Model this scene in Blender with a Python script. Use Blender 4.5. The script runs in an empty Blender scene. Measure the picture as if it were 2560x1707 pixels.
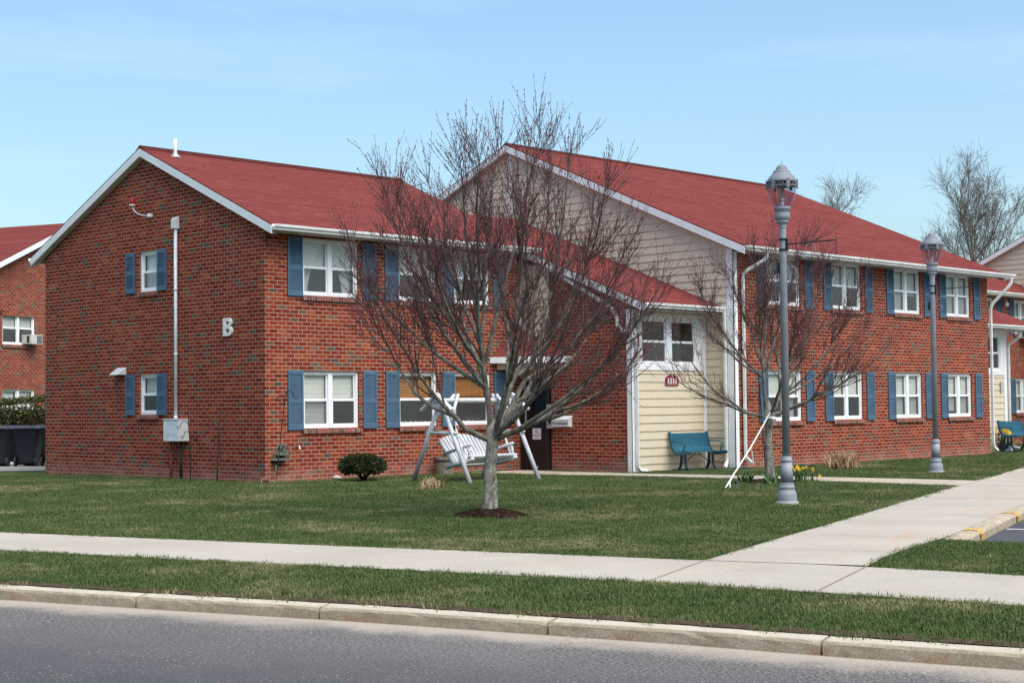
import bpy, bmesh, math, random
import numpy as np
from mathutils import Vector, Matrix
R = math.radians
random.seed(7); rng = np.random.default_rng(7)
SC = bpy.context.scene
COL = SC.collection

# ------------------------------------------------------------------ camera, world, sun, exposure
EYE = Vector((0, 0, 1.49))
YAW, PITCH, ROLL, FPX = R(44.17926518), R(2.31288441), R(-0.5771371), 3968.75
FW = Vector((math.cos(PITCH)*math.cos(YAW), math.cos(PITCH)*math.sin(YAW), math.sin(PITCH)))
_rt = Vector((math.sin(YAW), -math.cos(YAW), 0)); _up = _rt.cross(FW)
RT = _rt*math.cos(ROLL) + _up*math.sin(ROLL); UP = -_rt*math.sin(ROLL) + _up*math.cos(ROLL)
cam = bpy.data.cameras.new('camera'); cam.sensor_width = 36; cam.lens = FPX/2560*36
cam.clip_start = .1; cam.clip_end = 3000
camo = bpy.data.objects.new('camera', cam); COL.objects.link(camo)
camo.matrix_world = Matrix(((RT.x, UP.x, -FW.x, EYE.x), (RT.y, UP.y, -FW.y, EYE.y), (RT.z, UP.z, -FW.z, EYE.z), (0, 0, 0, 1)))
SC.camera = camo
SUN_AZ, SUN_EL = R(-93), R(60)          # direction towards the sun: azimuth from +X, elevation
SUN_STRENGTH, SUN_ANGLE, SKY_STRENGTH, EXPOSURE = 2.75, R(65), .165, 0.50
W = bpy.data.worlds.new('World'); SC.world = W; W.use_nodes = True
wn = W.node_tree
sky = wn.nodes.new('ShaderNodeTexSky'); sky.sky_type = 'NISHITA'; sky.sun_disc = False
sky.sun_elevation = SUN_EL; sky.sun_rotation = R(90) - SUN_AZ
sky.air_density = 1.0; sky.dust_density = 2.6; sky.ozone_density = 1.6
bgn = wn.nodes['Background']; bgn.inputs['Strength'].default_value = SKY_STRENGTH
# thin high cirrus veils, laid out by direction in the sky
wtc = wn.nodes.new('ShaderNodeTexCoord'); wmp = wn.nodes.new('ShaderNodeMapping')
wmp.inputs['Scale'].default_value = (2.2, 2.2, 15.0); wmp.inputs['Rotation'].default_value = (R(4), R(-5), 0)
wnz = wn.nodes.new('ShaderNodeTexNoise'); wnz.inputs['Scale'].default_value = 1.1; wnz.inputs['Detail'].default_value = 7; wnz.inputs['Roughness'].default_value = .62
wrp = wn.nodes.new('ShaderNodeValToRGB'); wrp.color_ramp.elements[0].position = .50; wrp.color_ramp.elements[1].position = 1.0
wrp.color_ramp.elements[0].color = (0, 0, 0, 1); wrp.color_ramp.elements[1].color = (.22, .22, .22, 1)
wmx = wn.nodes.new('ShaderNodeMixRGB'); wmx.inputs['Color2'].default_value = (6.4, 7.6, 8.2, 1)
wn.links.new(wtc.outputs['Generated'], wmp.inputs['Vector']); wn.links.new(wmp.outputs['Vector'], wnz.inputs['Vector'])
wn.links.new(wnz.outputs['Fac'], wrp.inputs['Fac']); wn.links.new(wrp.outputs['Color'], wmx.inputs['Fac'])
wti = wn.nodes.new('ShaderNodeMixRGB'); wti.blend_type = 'MULTIPLY'; wti.inputs['Fac'].default_value = 1; wti.inputs['Color2'].default_value = (.88, 1.01, .99, 1)
wn.links.new(sky.outputs['Color'], wti.inputs['Color1']); wn.links.new(wti.outputs['Color'], wmx.inputs['Color1']); wn.links.new(wmx.outputs['Color'], bgn.inputs['Color'])
sl = bpy.data.lights.new('sun', 'SUN'); sl.energy = SUN_STRENGTH; sl.angle = SUN_ANGLE; sl.color = (1, .92, .82)
slo = bpy.data.objects.new('sun', sl); COL.objects.link(slo); slo.location = (0, 0, 60)
sdir = Vector((math.cos(SUN_EL)*math.cos(SUN_AZ), math.cos(SUN_EL)*math.sin(SUN_AZ), math.sin(SUN_EL)))
slo.rotation_euler = sdir.to_track_quat('Z', 'Y').to_euler()
SC.view_settings.view_transform = 'Standard'; SC.view_settings.look = 'None'; SC.view_settings.exposure = EXPOSURE; SC.view_settings.gamma = 1
SC.cycles.max_bounces = 6; SC.cycles.transparent_max_bounces = 12

# ------------------------------------------------------------------ node helpers
class S:
    """a socket with arithmetic"""
    def __init__(s, nt, sock): s.nt, s.k = nt, sock
    def m(s, op, b=None, c=None):
        n = s.nt.nodes.new('ShaderNodeMath'); n.operation = op
        for i, v in enumerate((s, b, c)):
            if v is None: continue
            if isinstance(v, S): s.nt.links.new(v.k, n.inputs[i])
            else: n.inputs[i].default_value = v
        return S(s.nt, n.outputs[0])
    def __add__(s, o): return s.m('ADD', o)
    def __sub__(s, o): return s.m('SUBTRACT', o)
    def __mul__(s, o): return s.m('MULTIPLY', o)
    def __truediv__(s, o): return s.m('DIVIDE', o)
    def floor(s): return s.m('FLOOR')
    def fract(s): return s.m('FRACT')
    def abs(s): return s.m('ABSOLUTE')
    def min(s, o): return s.m('MINIMUM', o)
    def max(s, o): return s.m('MAXIMUM', o)
    def gt(s, o): return s.m('GREATER_THAN', o)
    def lt(s, o): return s.m('LESS_THAN', o)
    def ramp(s, a, b, lo=0., hi=1.):
        n = s.nt.nodes.new('ShaderNodeMapRange'); n.interpolation_type = 'SMOOTHSTEP'
        s.nt.links.new(s.k, n.inputs[0])
        for i, v in enumerate((a, b, lo, hi)): n.inputs[i+1].default_value = v
        return S(s.nt, n.outputs[0])
class Mat:
    def __init__(m, name, rough=.7, spec=.3):
        m.mat = bpy.data.materials.new(name); m.mat.use_nodes = True; m.nt = m.mat.node_tree
        m.b = m.nt.nodes['Principled BSDF']; m.b.inputs['Roughness'].default_value = rough; m.b.inputs['Specular IOR Level'].default_value = spec
    def node(m, t): return m.nt.nodes.new(t)
    def coords(m, kind='Object'):
        n = m.node('ShaderNodeTexCoord'); s = m.node('ShaderNodeSeparateXYZ'); m.nt.links.new(n.outputs[kind], s.inputs[0])
        return [S(m.nt, s.outputs[i]) for i in range(3)], n.outputs[kind]
    def world(m):
        n = m.node('ShaderNodeNewGeometry'); return n.outputs['Position']
    def comb(m, *a):
        n = m.node('ShaderNodeCombineXYZ')
        for i, v in enumerate(a):
            if isinstance(v, S): m.nt.links.new(v.k, n.inputs[i])
            else: n.inputs[i].default_value = v
        return n.outputs[0]
    def noise(m, vec, scale, detail=3, rough=.55, stretch=None):
        if stretch:
            mp = m.node('ShaderNodeMapping'); mp.inputs['Scale'].default_value = stretch; m.nt.links.new(vec, mp.inputs['Vector']); vec = mp.outputs[0]
        n = m.node('ShaderNodeTexNoise'); n.inputs['Scale'].default_value = scale; n.inputs['Detail'].default_value = detail; n.inputs['Roughness'].default_value = rough
        m.nt.links.new(vec, n.inputs['Vector']); return S(m.nt, n.outputs['Fac'])
    def white(m, vec):
        n = m.node('ShaderNodeTexWhiteNoise'); n.noise_dimensions = '3D'; m.nt.links.new(vec, n.inputs['Vector']); return S(m.nt, n.outputs['Value'])
    def vor(m, vec, scale):
        n = m.node('ShaderNodeTexVoronoi'); n.inputs['Scale'].default_value = scale; m.nt.links.new(vec, n.inputs['Vector'])
        return S(m.nt, n.outputs['Distance']), n.outputs['Color']
    def cramp(m, fac, stops, const=False):
        n = m.node('ShaderNodeValToRGB'); cr = n.color_ramp; cr.interpolation = 'CONSTANT' if const else 'LINEAR'
        while len(cr.elements) < len(stops): cr.elements.new(.5)
        for e, (p, c) in zip(cr.elements, stops): e.position = p; e.color = (*c, 1)
        m.nt.links.new(fac.k, n.inputs[0]); return n.outputs[0]
    def mix(m, fac, a, b, mode='MIX'):
        n = m.node('ShaderNodeMixRGB'); n.blend_type = mode
        for i, v in enumerate((fac, a, b)):
            if isinstance(v, S): m.nt.links.new(v.k, n.inputs[i])
            elif isinstance(v, (int, float)): n.inputs[i].default_value = v if i == 0 else (v, v, v, 1)
            elif isinstance(v, tuple): n.inputs[i].default_value = (*v, 1)
            else: m.nt.links.new(v, n.inputs[i])
        return n.outputs[0]
    def color(m, c):
        if isinstance(c, tuple): m.b.inputs['Base Color'].default_value = (*c, 1)
        else: m.nt.links.new(c, m.b.inputs['Base Color'])
    def bump(m, h, strength=.4, dist=.01):
        n = m.node('ShaderNodeBump'); n.inputs['Strength'].default_value = strength; n.inputs['Distance'].default_value = dist
        m.nt.links.new(h.k, n.inputs['Height']); m.nt.links.new(n.outputs[0], m.b.inputs['Normal'])
    def rough(m, s): m.nt.links.new(s.k, m.b.inputs['Roughness'])

def simple(name, c, rough=.6, var=.12, scale=6, spec=.3, bump=0, metal=0):
    """a plain paint or metal with slight wear in tone"""
    m = Mat(name, rough, spec); _, o = m.coords()
    n = m.noise(o, scale, 5); f = n.ramp(.3, .7, 1-var, 1+var*.5)
    m.color(m.mix(1.0, c, m.comb(f, f, f), 'MULTIPLY')); m.b.inputs['Metallic'].default_value = metal
    if bump: m.bump(m.noise(o, scale*6, 3), bump, .004)
    return m.mat

def brick_mat(name, w=.2095, h=.0813, tint=(1, 1, 1)):
    m = Mat(name, .95, .04); (x, y, z), o = m.coords(); (nx, ny, nz), _ = m.coords('Normal')
    sel = nx.abs().gt(.5); u = x*(sel*-1.0+1.0) + y*sel; v = z + .02
    row = (v/h).floor(); fv = v/h - row
    sh = u/w + (row*.5).fract(); col = sh.floor(); fu = sh - col
    wob = m.noise(o, 30, 2)
    d = (fu.min(fu*-1.0+1.0)*w).min(fv.min(fv*-1.0+1.0)*h) + (wob-.5)*.004
    mort = d.ramp(.0040, .0066, 1, 0)
    rnd = m.white(m.comb(col, row, sel*7.0)); rnd2 = m.white(m.comb(row, col, 3.7))
    big = m.noise(o, .8, 3)
    k = rnd + (big-.5)*.25
    c = m.cramp(k, [(0., (.095, .072, .055)), (.035, (.13, .092, .064)), (.075, (.20, .09, .05)), (.10, (.185, .030, .015)), (.35, (.23, .034, .016)), (.7, (.27, .042, .018)), (.9, (.305, .060, .024)), (1., (.335, .085, .036))])
    g = m.noise(o, 55, 4).ramp(.25, .75, .82, 1.12)*rnd2.ramp(0, 1, .84, 1.12)
    c = m.mix(1.0, c, m.comb(g, g, g), 'MULTIPLY')
    c = m.mix(1.0, c, tint, 'MULTIPLY')
    mg = m.noise(o, 9, 4).ramp(.3, .7, .75, 1.1)
    mc = m.mix(1.0, (.45, .37, .315), m.comb(mg, mg, mg), 'MULTIPLY')
    c = m.mix(mort, c, mc)
    st = z.ramp(.42, .02, 0, 1)*m.noise(o, 3.0, 5).ramp(.35, .75, .25, 1.0)     # lime bloom along the foot of the wall
    c = m.mix(st*.55, c, (.46, .27, .23))
    drip = m.noise(o, 1.3, 4, stretch=(1, 1, .12)).ramp(.62, .8, 0, 1)
    c = m.mix(drip*.07, c, (.5, .40, .37))
    m.color(c); m.bump(d.ramp(0, .010, 0, 1) + m.noise(o, 120, 2)*.25, .55, .006); return m.mat

def shingle_mat(name, slope):
    m = Mat(name, 1.0, .0); (x, y, z), o = m.coords()
    k = math.sqrt(1+slope*slope)/slope
    v = z*k; h = .155; row = (v/h).floor(); fv = v/h - row
    sh = x/.31 + m.white(m.comb(row, 1., 2.))*1.0; col = sh.floor(); fu = sh - col
    rnd = m.white(m.comb(col, row, 1.)); rr = m.white(m.comb(row, 9., 4.)); big = m.noise(o, .5, 4); str_ = m.noise(o, 2.2, 3, stretch=(.35, .35, 2))
    t = rnd*.42 + rr*.24 + big.ramp(.3, .7, .08, .24) + str_.ramp(.3, .7, 0, .16)
    c = m.cramp(t, [(0., (.140, .034, .033)), (.5, (.182, .047, .044)), (1., (.225, .066, .060))])
    edge = fv.ramp(.20, .40, 1, 0)*rnd.ramp(.25, .45, .35, 1)*m.noise(o, .8, 5, .7, stretch=(.6, .6, 3)).ramp(.34, .56, .45, 1); gap = (fu.min(fu*-1.0+1.0)*.31).ramp(.004, .012, 1, 0)*rr.ramp(.2, .8, .1, .6)
    c = m.mix(edge.max(gap)*.9, c, (.075, .020, .021))
    gr = m.noise(o, 150, 2).ramp(.3, .7, .8, 1.2); c = m.mix(1.0, c, m.comb(gr, gr, gr), 'MULTIPLY')
    m.color(c); m.bump(fv*-1.0 + rnd*.4, .6, .012); return m.mat

def concrete_mat(name, c0, c1, speck=.25, stain=True):
    m = Mat(name, .9, .2); o = m.world()
    n = m.noise(o, .7, 5); c = m.mix(n.ramp(.3, .7), c0, c1)
    sp = m.noise(o, 42, 4, .8).ramp(.3, .7, 1-speck, 1+speck*.6); c = m.mix(1.0, c, m.comb(sp, sp, sp), 'MULTIPLY')
    w = m.white_cells(o, 110) if hasattr(m, 'white_cells') else None
    d, vc = m.vor(o, 48); pep = d.ramp(.12, .24, 1, 0)*m.noise(o, 13, 2).ramp(.42, .58)
    c = m.mix(pep*.45, c, (.13, .12, .11))
    if stain:
        s = m.noise(o, .9, 5, stretch=(.5, 1.6, 1)).ramp(.58, .75); c = m.mix(s*.35, c, (.55, .38, .25))
    m.color(c); m.bump(sp, .25, .003); return m

MAT = {}
def get(k, f):
    if k not in MAT: MAT[k] = f()
    return MAT[k]
BRICK = brick_mat('red_brick')
ROOF = shingle_mat('red_shingles', .44)
RIDGE = simple('ridge_shadow_tone', (.085, .026, .024), 1, .25, 30, 0)  # ridge cap colour, darkened to paint the shadow line along the ridge
WHITE = simple('white_trim', (.84, .845, .85), .45, .06, 3)
PVC = simple('white_vinyl', (.86, .87, .88), .35, .03, 3)
GUT = simple('gutter_white', (.76, .76, .74), .4, .14, 4)
SOFFIT = simple('soffit_grey', (.55, .54, .52), .7, .1, 4)
def siding_mat():
    m = Mat('cream_siding', .6, .3); _, o = m.coords()
    g = m.noise(o, 5, 4, stretch=(1, 1, 5)); st = m.noise(o, 4, 5, stretch=(3, 3, .12)).ramp(.45, .8)
    c = m.mix(g.ramp(.3, .7), (.63, .535, .40), (.69, .59, .45)); c = m.mix(st*.18, c, (.42, .38, .31))
    m.color(c); return m.mat
SIDING = siding_mat()
BLUE = simple('shutter_blue', (.075, .140, .215), .5, .10, 5)
DARK = simple('black_metal', (.014, .014, .016), .4, .2, 8, .5)
DOORB = simple('dark_door_paint', (.018, .013, .012), .45, .15, 3, .4)
def screen_glass(name, tint, gl, mesh=0.):
    m = bpy.data.materials.new(name); m.use_nodes = True; nt = m.node_tree; out = nt.nodes['Material Output']; nt.nodes.remove(nt.nodes['Principled BSDF'])
    t = nt.nodes.new('ShaderNodeBsdfTransparent'); t.inputs[0].default_value = (*tint, 1)
    g = nt.nodes.new('ShaderNodeBsdfGlossy'); g.inputs['Roughness'].default_value = gl; g.inputs['Color'].default_value = (.9, .95, 1, 1)
    fr = nt.nodes.new('ShaderNodeFresnel'); ge = nt.nodes.new('ShaderNodeNewGeometry'); io = nt.nodes.new('ShaderNodeMapRange')
    io.inputs[3].default_value = 1.55; io.inputs[4].default_value = 1/1.55; nt.links.new(ge.outputs['Backfacing'], io.inputs[0]); nt.links.new(io.outputs[0], fr.inputs[0])
    mx = nt.nodes.new('ShaderNodeMixShader'); d = nt.nodes.new('ShaderNodeBsdfDiffuse'); d.inputs[0].default_value = (.30, .31, .32, 1); md = nt.nodes.new('ShaderNodeMixShader'); md.inputs[0].default_value = mesh
    nt.links.new(t.outputs[0], md.inputs[1]); nt.links.new(d.outputs[0], md.inputs[2]); t = md
    nt.links.new(fr.outputs[0], mx.inputs[0]); nt.links.new(t.outputs[0], mx.inputs[1]); nt.links.new(g.outputs[0], mx.inputs[2]); nt.links.new(mx.outputs[0], out.inputs[0])
    return m
GLASS = screen_glass('window_glass', (.95, .97, .96), .02)
SCREEN = screen_glass('screened_glass', (.80, .82, .82), .12, .17)
LAMPGLASS = screen_glass('lantern_glass', (.80, .78, .84), .05)
BLIND = simple('cream_blind', (.84, .84, .77), .6, .05, 3)
WBLIND = simple('wooden_blind', (.44, .19, .060), .5, .2, 9)
CURT = simple('curtain_white', (.75, .75, .75), .8, .12, 6)
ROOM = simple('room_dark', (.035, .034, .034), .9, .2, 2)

# ------------------------------------------------------------------ mesh helpers
class MB:
    def __init__(s): s.v = []; s.f = []; s.mi = []; s.n = 0
    def add(s, vs, fs, mi=0):
        s.v.extend([tuple(p) for p in vs]); s.f.extend([tuple(i+s.n for i in f) for f in fs]); s.mi.extend([mi]*len(fs)); s.n += len(vs); return s
    def quad(s, a, b, c, d, mi=0): return s.add([a, b, c, d], [(0, 1, 2, 3)], mi)
    def poly(s, pts, mi=0): return s.add(pts, [tuple(range(len(pts)))], mi)
    def box(s, x0, x1, y0, y1, z0, z1, mi=0, M=None):
        vs = [Vector((x, y, z)) for z in (z0, z1) for x, y in ((x0, y0), (x1, y0), (x1, y1), (x0, y1))]
        if M: vs = [M @ v for v in vs]
        return s.add(vs, [(3, 2, 1, 0), (4, 5, 6, 7), (0, 1, 5, 4), (1, 2, 6, 5), (2, 3, 7, 6), (3, 0, 4, 7)], mi)
    def prism(s, prof, a, b, axis, mi=0, M=None):
        """profile (p,q) swept from a to b along axis: 'x' -> (t,p,q), 'y' -> (p,t,q), 'z' -> (p,q,t)"""
        n = len(prof); f = {'x': lambda t, p, q: (t, p, q), 'y': lambda t, p, q: (p, t, q), 'z': lambda t, p, q: (p, q, t)}[axis]
        vs = [Vector(f(t, p, q)) for t in (a, b) for p, q in prof]
        if M: vs = [M @ v for v in vs]
        return s.add(vs, [tuple(range(n))[::-1], tuple(range(n, 2*n))] + [(i, (i+1) % n, n+(i+1) % n, n+i) for i in range(n)], mi)
    def tube(s, pts, rad, n=8, mi=0, cap=True, phase=0., flat=1.):
        pts = [Vector(p) for p in pts]; k = len(pts)
        if not hasattr(rad, '__len__'): rad = [rad]*k
        prev = None; vs = []
        for i, p in enumerate(pts):
            t = (pts[min(i+1, k-1)] - pts[max(i-1, 0)])
            t = t.normalized() if t.length > 1e-9 else Vector((0, 0, 1))
            if prev is None:
                a = Vector((0, 0, 1)) if abs(t.z) < .9 else Vector((1, 0, 0)); u = (a - t*a.dot(t)).normalized()
            else:
                u = prev - t*prev.dot(t)
                u = u.normalized() if u.length > 1e-6 else t.orthogonal().normalized()
            prev = u; w = t.cross(u)
            for j in range(n):
                an = 2*math.pi*j/n + phase; vs.append(p + (u*math.cos(an) + w*math.sin(an)*flat)*rad[i])
        fs = [(i*n+j, i*n+(j+1) % n, (i+1)*n+(j+1) % n, (i+1)*n+j) for i in range(k-1) for j in range(n)]
        if cap: fs += [tuple(range(n))[::-1], tuple(range((k-1)*n, k*n))]
        return s.add(vs, fs, mi)
    def lathe(s, prof, n=24, mi=0, c=(0, 0, 0), M=None, flute=None):
        vs = []; 
        for r, z in prof:
            for j in range(n):
                a = 2*math.pi*j/n; rr = r*(flute(j, z) if flute else 1)
                p = Vector((c[0]+rr*math.cos(a), c[1]+rr*math.sin(a), c[2]+z)); vs.append(M @ p if M else p)
        k = len(prof)
        fs = [(i*n+j, i*n+(j+1) % n, (i+1)*n+(j+1) % n, (i+1)*n+j) for i in range(k-1) for j in range(n)]
        fs += [tuple(range(n))[::-1], tuple(range((k-1)*n, k*n))]
        return s.add(vs, fs, mi)
    def mesh(s, name, mats, smooth=False, bevel=0):
        me = bpy.data.meshes.new(name); me.from_pydata(s.v, [], s.f)
        for m in (mats if isinstance(mats, (list, tuple)) else [mats]): me.materials.append(m)
        me.polygons.foreach_set('material_index', s.mi)
        if smooth: me.polygons.foreach_set('use_smooth', [True]*len(me.polygons))
        me.update()
        if bevel:
            bm = bmesh.new(); bm.from_mesh(me); bmesh.ops.remove_doubles(bm, verts=bm.verts, dist=1e-5)
            bmesh.ops.bevel(bm, geom=[e for e in bm.edges if len(e.link_faces) == 2 and e.calc_face_angle(0) > .6], offset=bevel, segments=2, affect='EDGES', clamp_overlap=True)
            bm.to_mesh(me); bm.free()
        return me
    def build(s, name, mats, parent=None, loc=(0, 0, 0), rz=0, smooth=False, bevel=0):
        return put(name, s.mesh(name, mats, smooth, bevel), parent, loc, rz)
def put(name, me, parent=None, loc=(0, 0, 0), rz=0):
    o = bpy.data.objects.new(name, me); COL.objects.link(o); o.parent = parent; o.location = loc; o.rotation_euler = (0, 0, rz); return o
def tag(o, label=None, cat=None, group=None, kind=None):
    if label: o['label'] = label
    if cat: o['category'] = cat
    if group: o['group'] = group
    if kind: o['kind'] = kind
    return o
def thing(name, label, cat, loc=(0, 0, 0), rz=0, group=None):
    o = bpy.data.objects.new(name, None); COL.objects.link(o); o.location = loc; o.rotation_euler = (0, 0, rz); o.empty_display_size = .2
    return tag(o, label, cat, group)
KIDS = {}
def copy_tree(o, parent=None, kids=None):
    c = o.copy(); COL.objects.link(c); c.parent = parent
    for ch in [x for x in list(COL.objects) if x.parent == o]: copy_tree(ch, c)
    return c
def bez(p0, p1, p2, n=8):
    p0, p1, p2 = Vector(p0), Vector(p1), Vector(p2)
    return [p0*(1-t)**2 + p1*2*t*(1-t) + p2*t*t for t in [i/n for i in range(n+1)]]
def text_mesh(body, size, extrude=.002, offset=0., bevel=0.):
    cu = bpy.data.curves.new('lettering', 'FONT'); cu.body = body; cu.size = size; cu.extrude = extrude; cu.offset = offset; cu.bevel_depth = bevel; cu.bevel_resolution = 2
    cu.align_x = 'CENTER'; cu.align_y = 'CENTER'
    o = bpy.data.objects.new('lettering', cu); COL.objects.link(o)
    dg = bpy.context.evaluated_depsgraph_get(); me = bpy.data.meshes.new_from_object(o.evaluated_get(dg))
    bpy.data.objects.remove(o); me.materials.clear(); return me

# ------------------------------------------------------------------ ground, road, pavements
def poly_obj(name, pts, z, mat, kind='structure', hgt=0):
    bm = bmesh.new(); vs = [bm.verts.new((p[0], p[1], z)) for p in pts]; f = bm.faces.new(vs)
    if hgt:
        r = bmesh.ops.extrude_face_region(bm, geom=[f]); bmesh.ops.translate(bm, verts=[e for e in r['geom'] if isinstance(e, bmesh.types.BMVert)], vec=(0, 0, -hgt))
    bmesh.ops.recalc_face_normals(bm, faces=bm.faces); bmesh.ops.triangulate(bm, faces=bm.faces)
    me = bpy.data.meshes.new(name); bm.to_mesh(me); bm.free(); me.materials.append(mat)
    o = put(name, me); 
    if kind: tag(o, kind=kind)
    return o
KB = [(-60, 200), (-9, 66.5), (2.0, 29.0), (5.30, 17.75), (6.76, 12.73), (7.21, 11.21), (7.87, 9.12), (8.28, 7.56), (8.51, 6.72), (8.74, 5.63), (9.03, 4.50), (9.75, 1.2), (11.9, -9), (16, -30), (50, -200)]   # back edge of the street kerb
PK = [(15.47, 8.62), (16.66, 9.03), (17.65, 9.38), (21.03, 10.53), (30.0, 13.58), (60, 23.8), (160, 58)]     # back edge of the parking kerb
PN = [(15.47, 8.62), (15.62, 7.76), (18.6, -4.5), (22, -18), (60, -150)]
SWT = [(-4.9, 70), (3.2, 41), (9.6, 18.1), (10.2, 15.86), (11.0, 13.0), (11.43, 11.6), (11.78, 10.36), (12.08, 9.22)]
SWB = [(-6.6, 70), (1.5, 41), (8.25, 16.1), (8.99, 13.3), (9.62, 11.2), (9.92, 10.0), (10.08, 9.4), (10.31, 8.6), (10.44, 8.0), (10.58, 7.15), (10.70, 6.36), (10.86, 5.35), (11.7, 1.8), (14.3, -9)]
def lawn_base_mat():
    m = Mat('lawn_turf', .95, .1); o = m.world()
    a = m.noise(o, 1.1, 4); b = m.noise(o, 22, 4, .7); dry = m.noise(o, .55, 5, .6)
    c = m.mix(a.ramp(.3, .7), (.042, .070, .017), (.066, .098, .026)); c = m.mix(b.ramp(.35, .7)*.6, c, (.115, .12, .045))
    c = m.mix(dry.ramp(.56, .72)*.6*b.ramp(.3, .6), c, (.24, .185, .11)); m.color(c); m.bump(b, .8, .03); return m.mat
TURF = lawn_base_mat()
GROUND = simple('far_ground', (.07, .09, .035), .95, .4, .2)
poly_obj('ground', [(-1500, -1500), (1500, -1500), (1500, 1500), (-1500, 1500)], -.16, GROUND)
poly_obj('lawn', KB[::-1] + [(-60, 320), (420, 320), (420, 146)] + PK[::-1] + PN[1:], 0, TURF)
def ribbon(name, left, right, z, mat, hgt=0, uvlen=True):
    n = len(left); mb = MB()
    for i in range(n-1):
        mb.quad((*left[i], z), (*right[i], z), (*right[i+1], z), (*left[i+1], z))
    me = mb.mesh(name, mat); uv = me.uv_layers.new(name='UVMap'); s = 0; k = 0
    for i in range(n-1):
        d = math.dist(left[i], left[i+1]); w0 = math.dist(left[i], right[i]); w1 = math.dist(left[i+1], right[i+1])
        for q in ((s, 0), (s, w0), (s+d, w1), (s+d, 0)): uv.data[k].uv = q; k += 1
        s += d
    return tag(put(name, me), kind='structure')
def offset_line(pts, d):
    out = []
    for i, p in enumerate(pts):
        a = Vector(pts[max(i-1, 0)]); b = Vector(pts[min(i+1, len(pts)-1)]); t = (b-a).normalized(); out.append((p[0]+t.y*d, p[1]-t.x*d))
    return out
def resample(pts, step):
    out = [pts[0]]
    for a, b in zip(pts, pts[1:]):
        n = max(1, int(math.dist(a, b)/step))
        out += [(a[0]+(b[0]-a[0])*i/n, a[1]+(b[1]-a[1])*i/n) for i in range(1, n+1)]
    return out
def asphalt_mat(name, base, sand=True):
    m = Mat(name, .9, .2); o = m.world()
    a = m.noise(o, .45, 5, stretch=(1.3, .5, 1)); c = m.mix(a.ramp(.3, .7), tuple(v*.84 for v in base), tuple(v*1.12 for v in base))
    f = m.noise(o, 48, 4, .85).ramp(.3, .7, .70, 1.30); c = m.mix(1.0, c, m.comb(f, f, f), 'MULTIPLY')
    d, _ = m.vor(o, 24); d2, _ = m.vor(o, 52); pm = m.noise(o, 1.1, 5, .7).ramp(.38, .66, .15, 1)
    c = m.mix(d2.ramp(.16, .30, 1, 0)*pm*.45, c, (.30, .28, .25)); c = m.mix(d.ramp(.10, .19, 1, 0)*pm*.9, c, (.50, .46, .40))
    dark = m.noise(o, .8, 5, .65, stretch=(1.4, .5, 1)).ramp(.58, .75); c = m.mix(dark*.3, c, (.055, .055, .06))
    if sand:
        (u, v, _), _o = m.coords('UV')
        e = v + (m.noise(o, 1.3, 6, .7)-.5)*.9
        grit = m.noise(o, 40, 4, .85)
        sandf = e.ramp(.12, .62, 1, 0)*grit.ramp(.25, .55, .55, 1)
        dust = e.ramp(.2, 2.6, 1, 0)*grit.ramp(.46, .60)
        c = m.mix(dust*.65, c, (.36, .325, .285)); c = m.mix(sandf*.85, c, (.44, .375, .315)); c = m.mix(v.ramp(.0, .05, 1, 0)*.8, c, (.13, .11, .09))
    cr = m.noise(o, .55, 6, .6); crk = ((cr-.5).abs()).ramp(.0, .0035, 1, 0)*m.noise(o, .35, 2).ramp(.5, .6); c = m.mix(crk*.6, c, (.04, .04, .042))
    m.color(c); m.bump(f, .5, .006); return m.mat
ASPH = asphalt_mat('street_asphalt', (.082, .079, .084)); PASPH = asphalt_mat('parking_asphalt', (.070, .072, .085), False)
kk = resample(KB[1:14], .5); ks = offset_line(kk, .16)
mb = MB(); rows = [0, .25, .6, 1.2, 2.5, 5, 9, 16]; lines = [offset_line(kk, .15+r) for r in rows]
uvs = []; s = 0
for i in range(len(kk)-1):
    d = math.dist(kk[i], kk[i+1])
    for j in range(len(rows)-1):
        mb.quad((*lines[j][i], -.10), (*lines[j+1][i], -.10), (*lines[j+1][i+1], -.10), (*lines[j][i+1], -.10)); uvs += [(s, rows[j]), (s, rows[j+1]), (s+d, rows[j+1]), (s+d, rows[j])]
    s += d
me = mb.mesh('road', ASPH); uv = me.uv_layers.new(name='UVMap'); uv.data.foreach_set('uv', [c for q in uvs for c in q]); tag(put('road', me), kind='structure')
# pavement concrete, joints carried in the ribbon's own length coordinate
def pavement(name, joints, w=.026, rust=False, c0=(.385, .342, .295), c1=(.445, .398, .345)):
    m = concrete_mat(name, c0, c1, .16)
    (u, v, _), _o = m.coords('UV')
    if joints:
        f = ((u+.45)/joints).fract(); d = (f.min(f*-1.0+1.0)*joints); jm = d.ramp(w*.5, w*1.3, 1, 0)
        src = m.b.inputs['Base Color'].links[0].from_socket
        src = m.mix(jm*.55, src, (.20, .18, .16))
        if rust:
            rs = m.noise(_o, 1.0, 5, .65, stretch=(.45, 2.6, 1)).ramp(.50, .70)*(v.ramp(.5, 1.3, .25, 1)); src = m.mix(rs*.45, src, (.48, .27, .14))
        m.color(src)
    return m.mat
SWM = pavement('pavement_concrete', 0)
WALKM = pavement('walkway_concrete', 1.83, rust=True)
def lerp_line(pts, n):
    L = [0]; 
    for a, b in zip(pts, pts[1:]): L.append(L[-1]+math.dist(a, b))
    out = []
    for i in range(n+1):
        t = L[-1]*i/n; k = max(j for j in range(len(L)) if L[j] <= t+1e-9); k = min(k, len(pts)-2); q = (t-L[k])/(L[k+1]-L[k])
        out.append((pts[k][0]+(pts[k+1][0]-pts[k][0])*q, pts[k][1]+(pts[k+1][1]-pts[k][1])*q))
    return out
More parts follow.
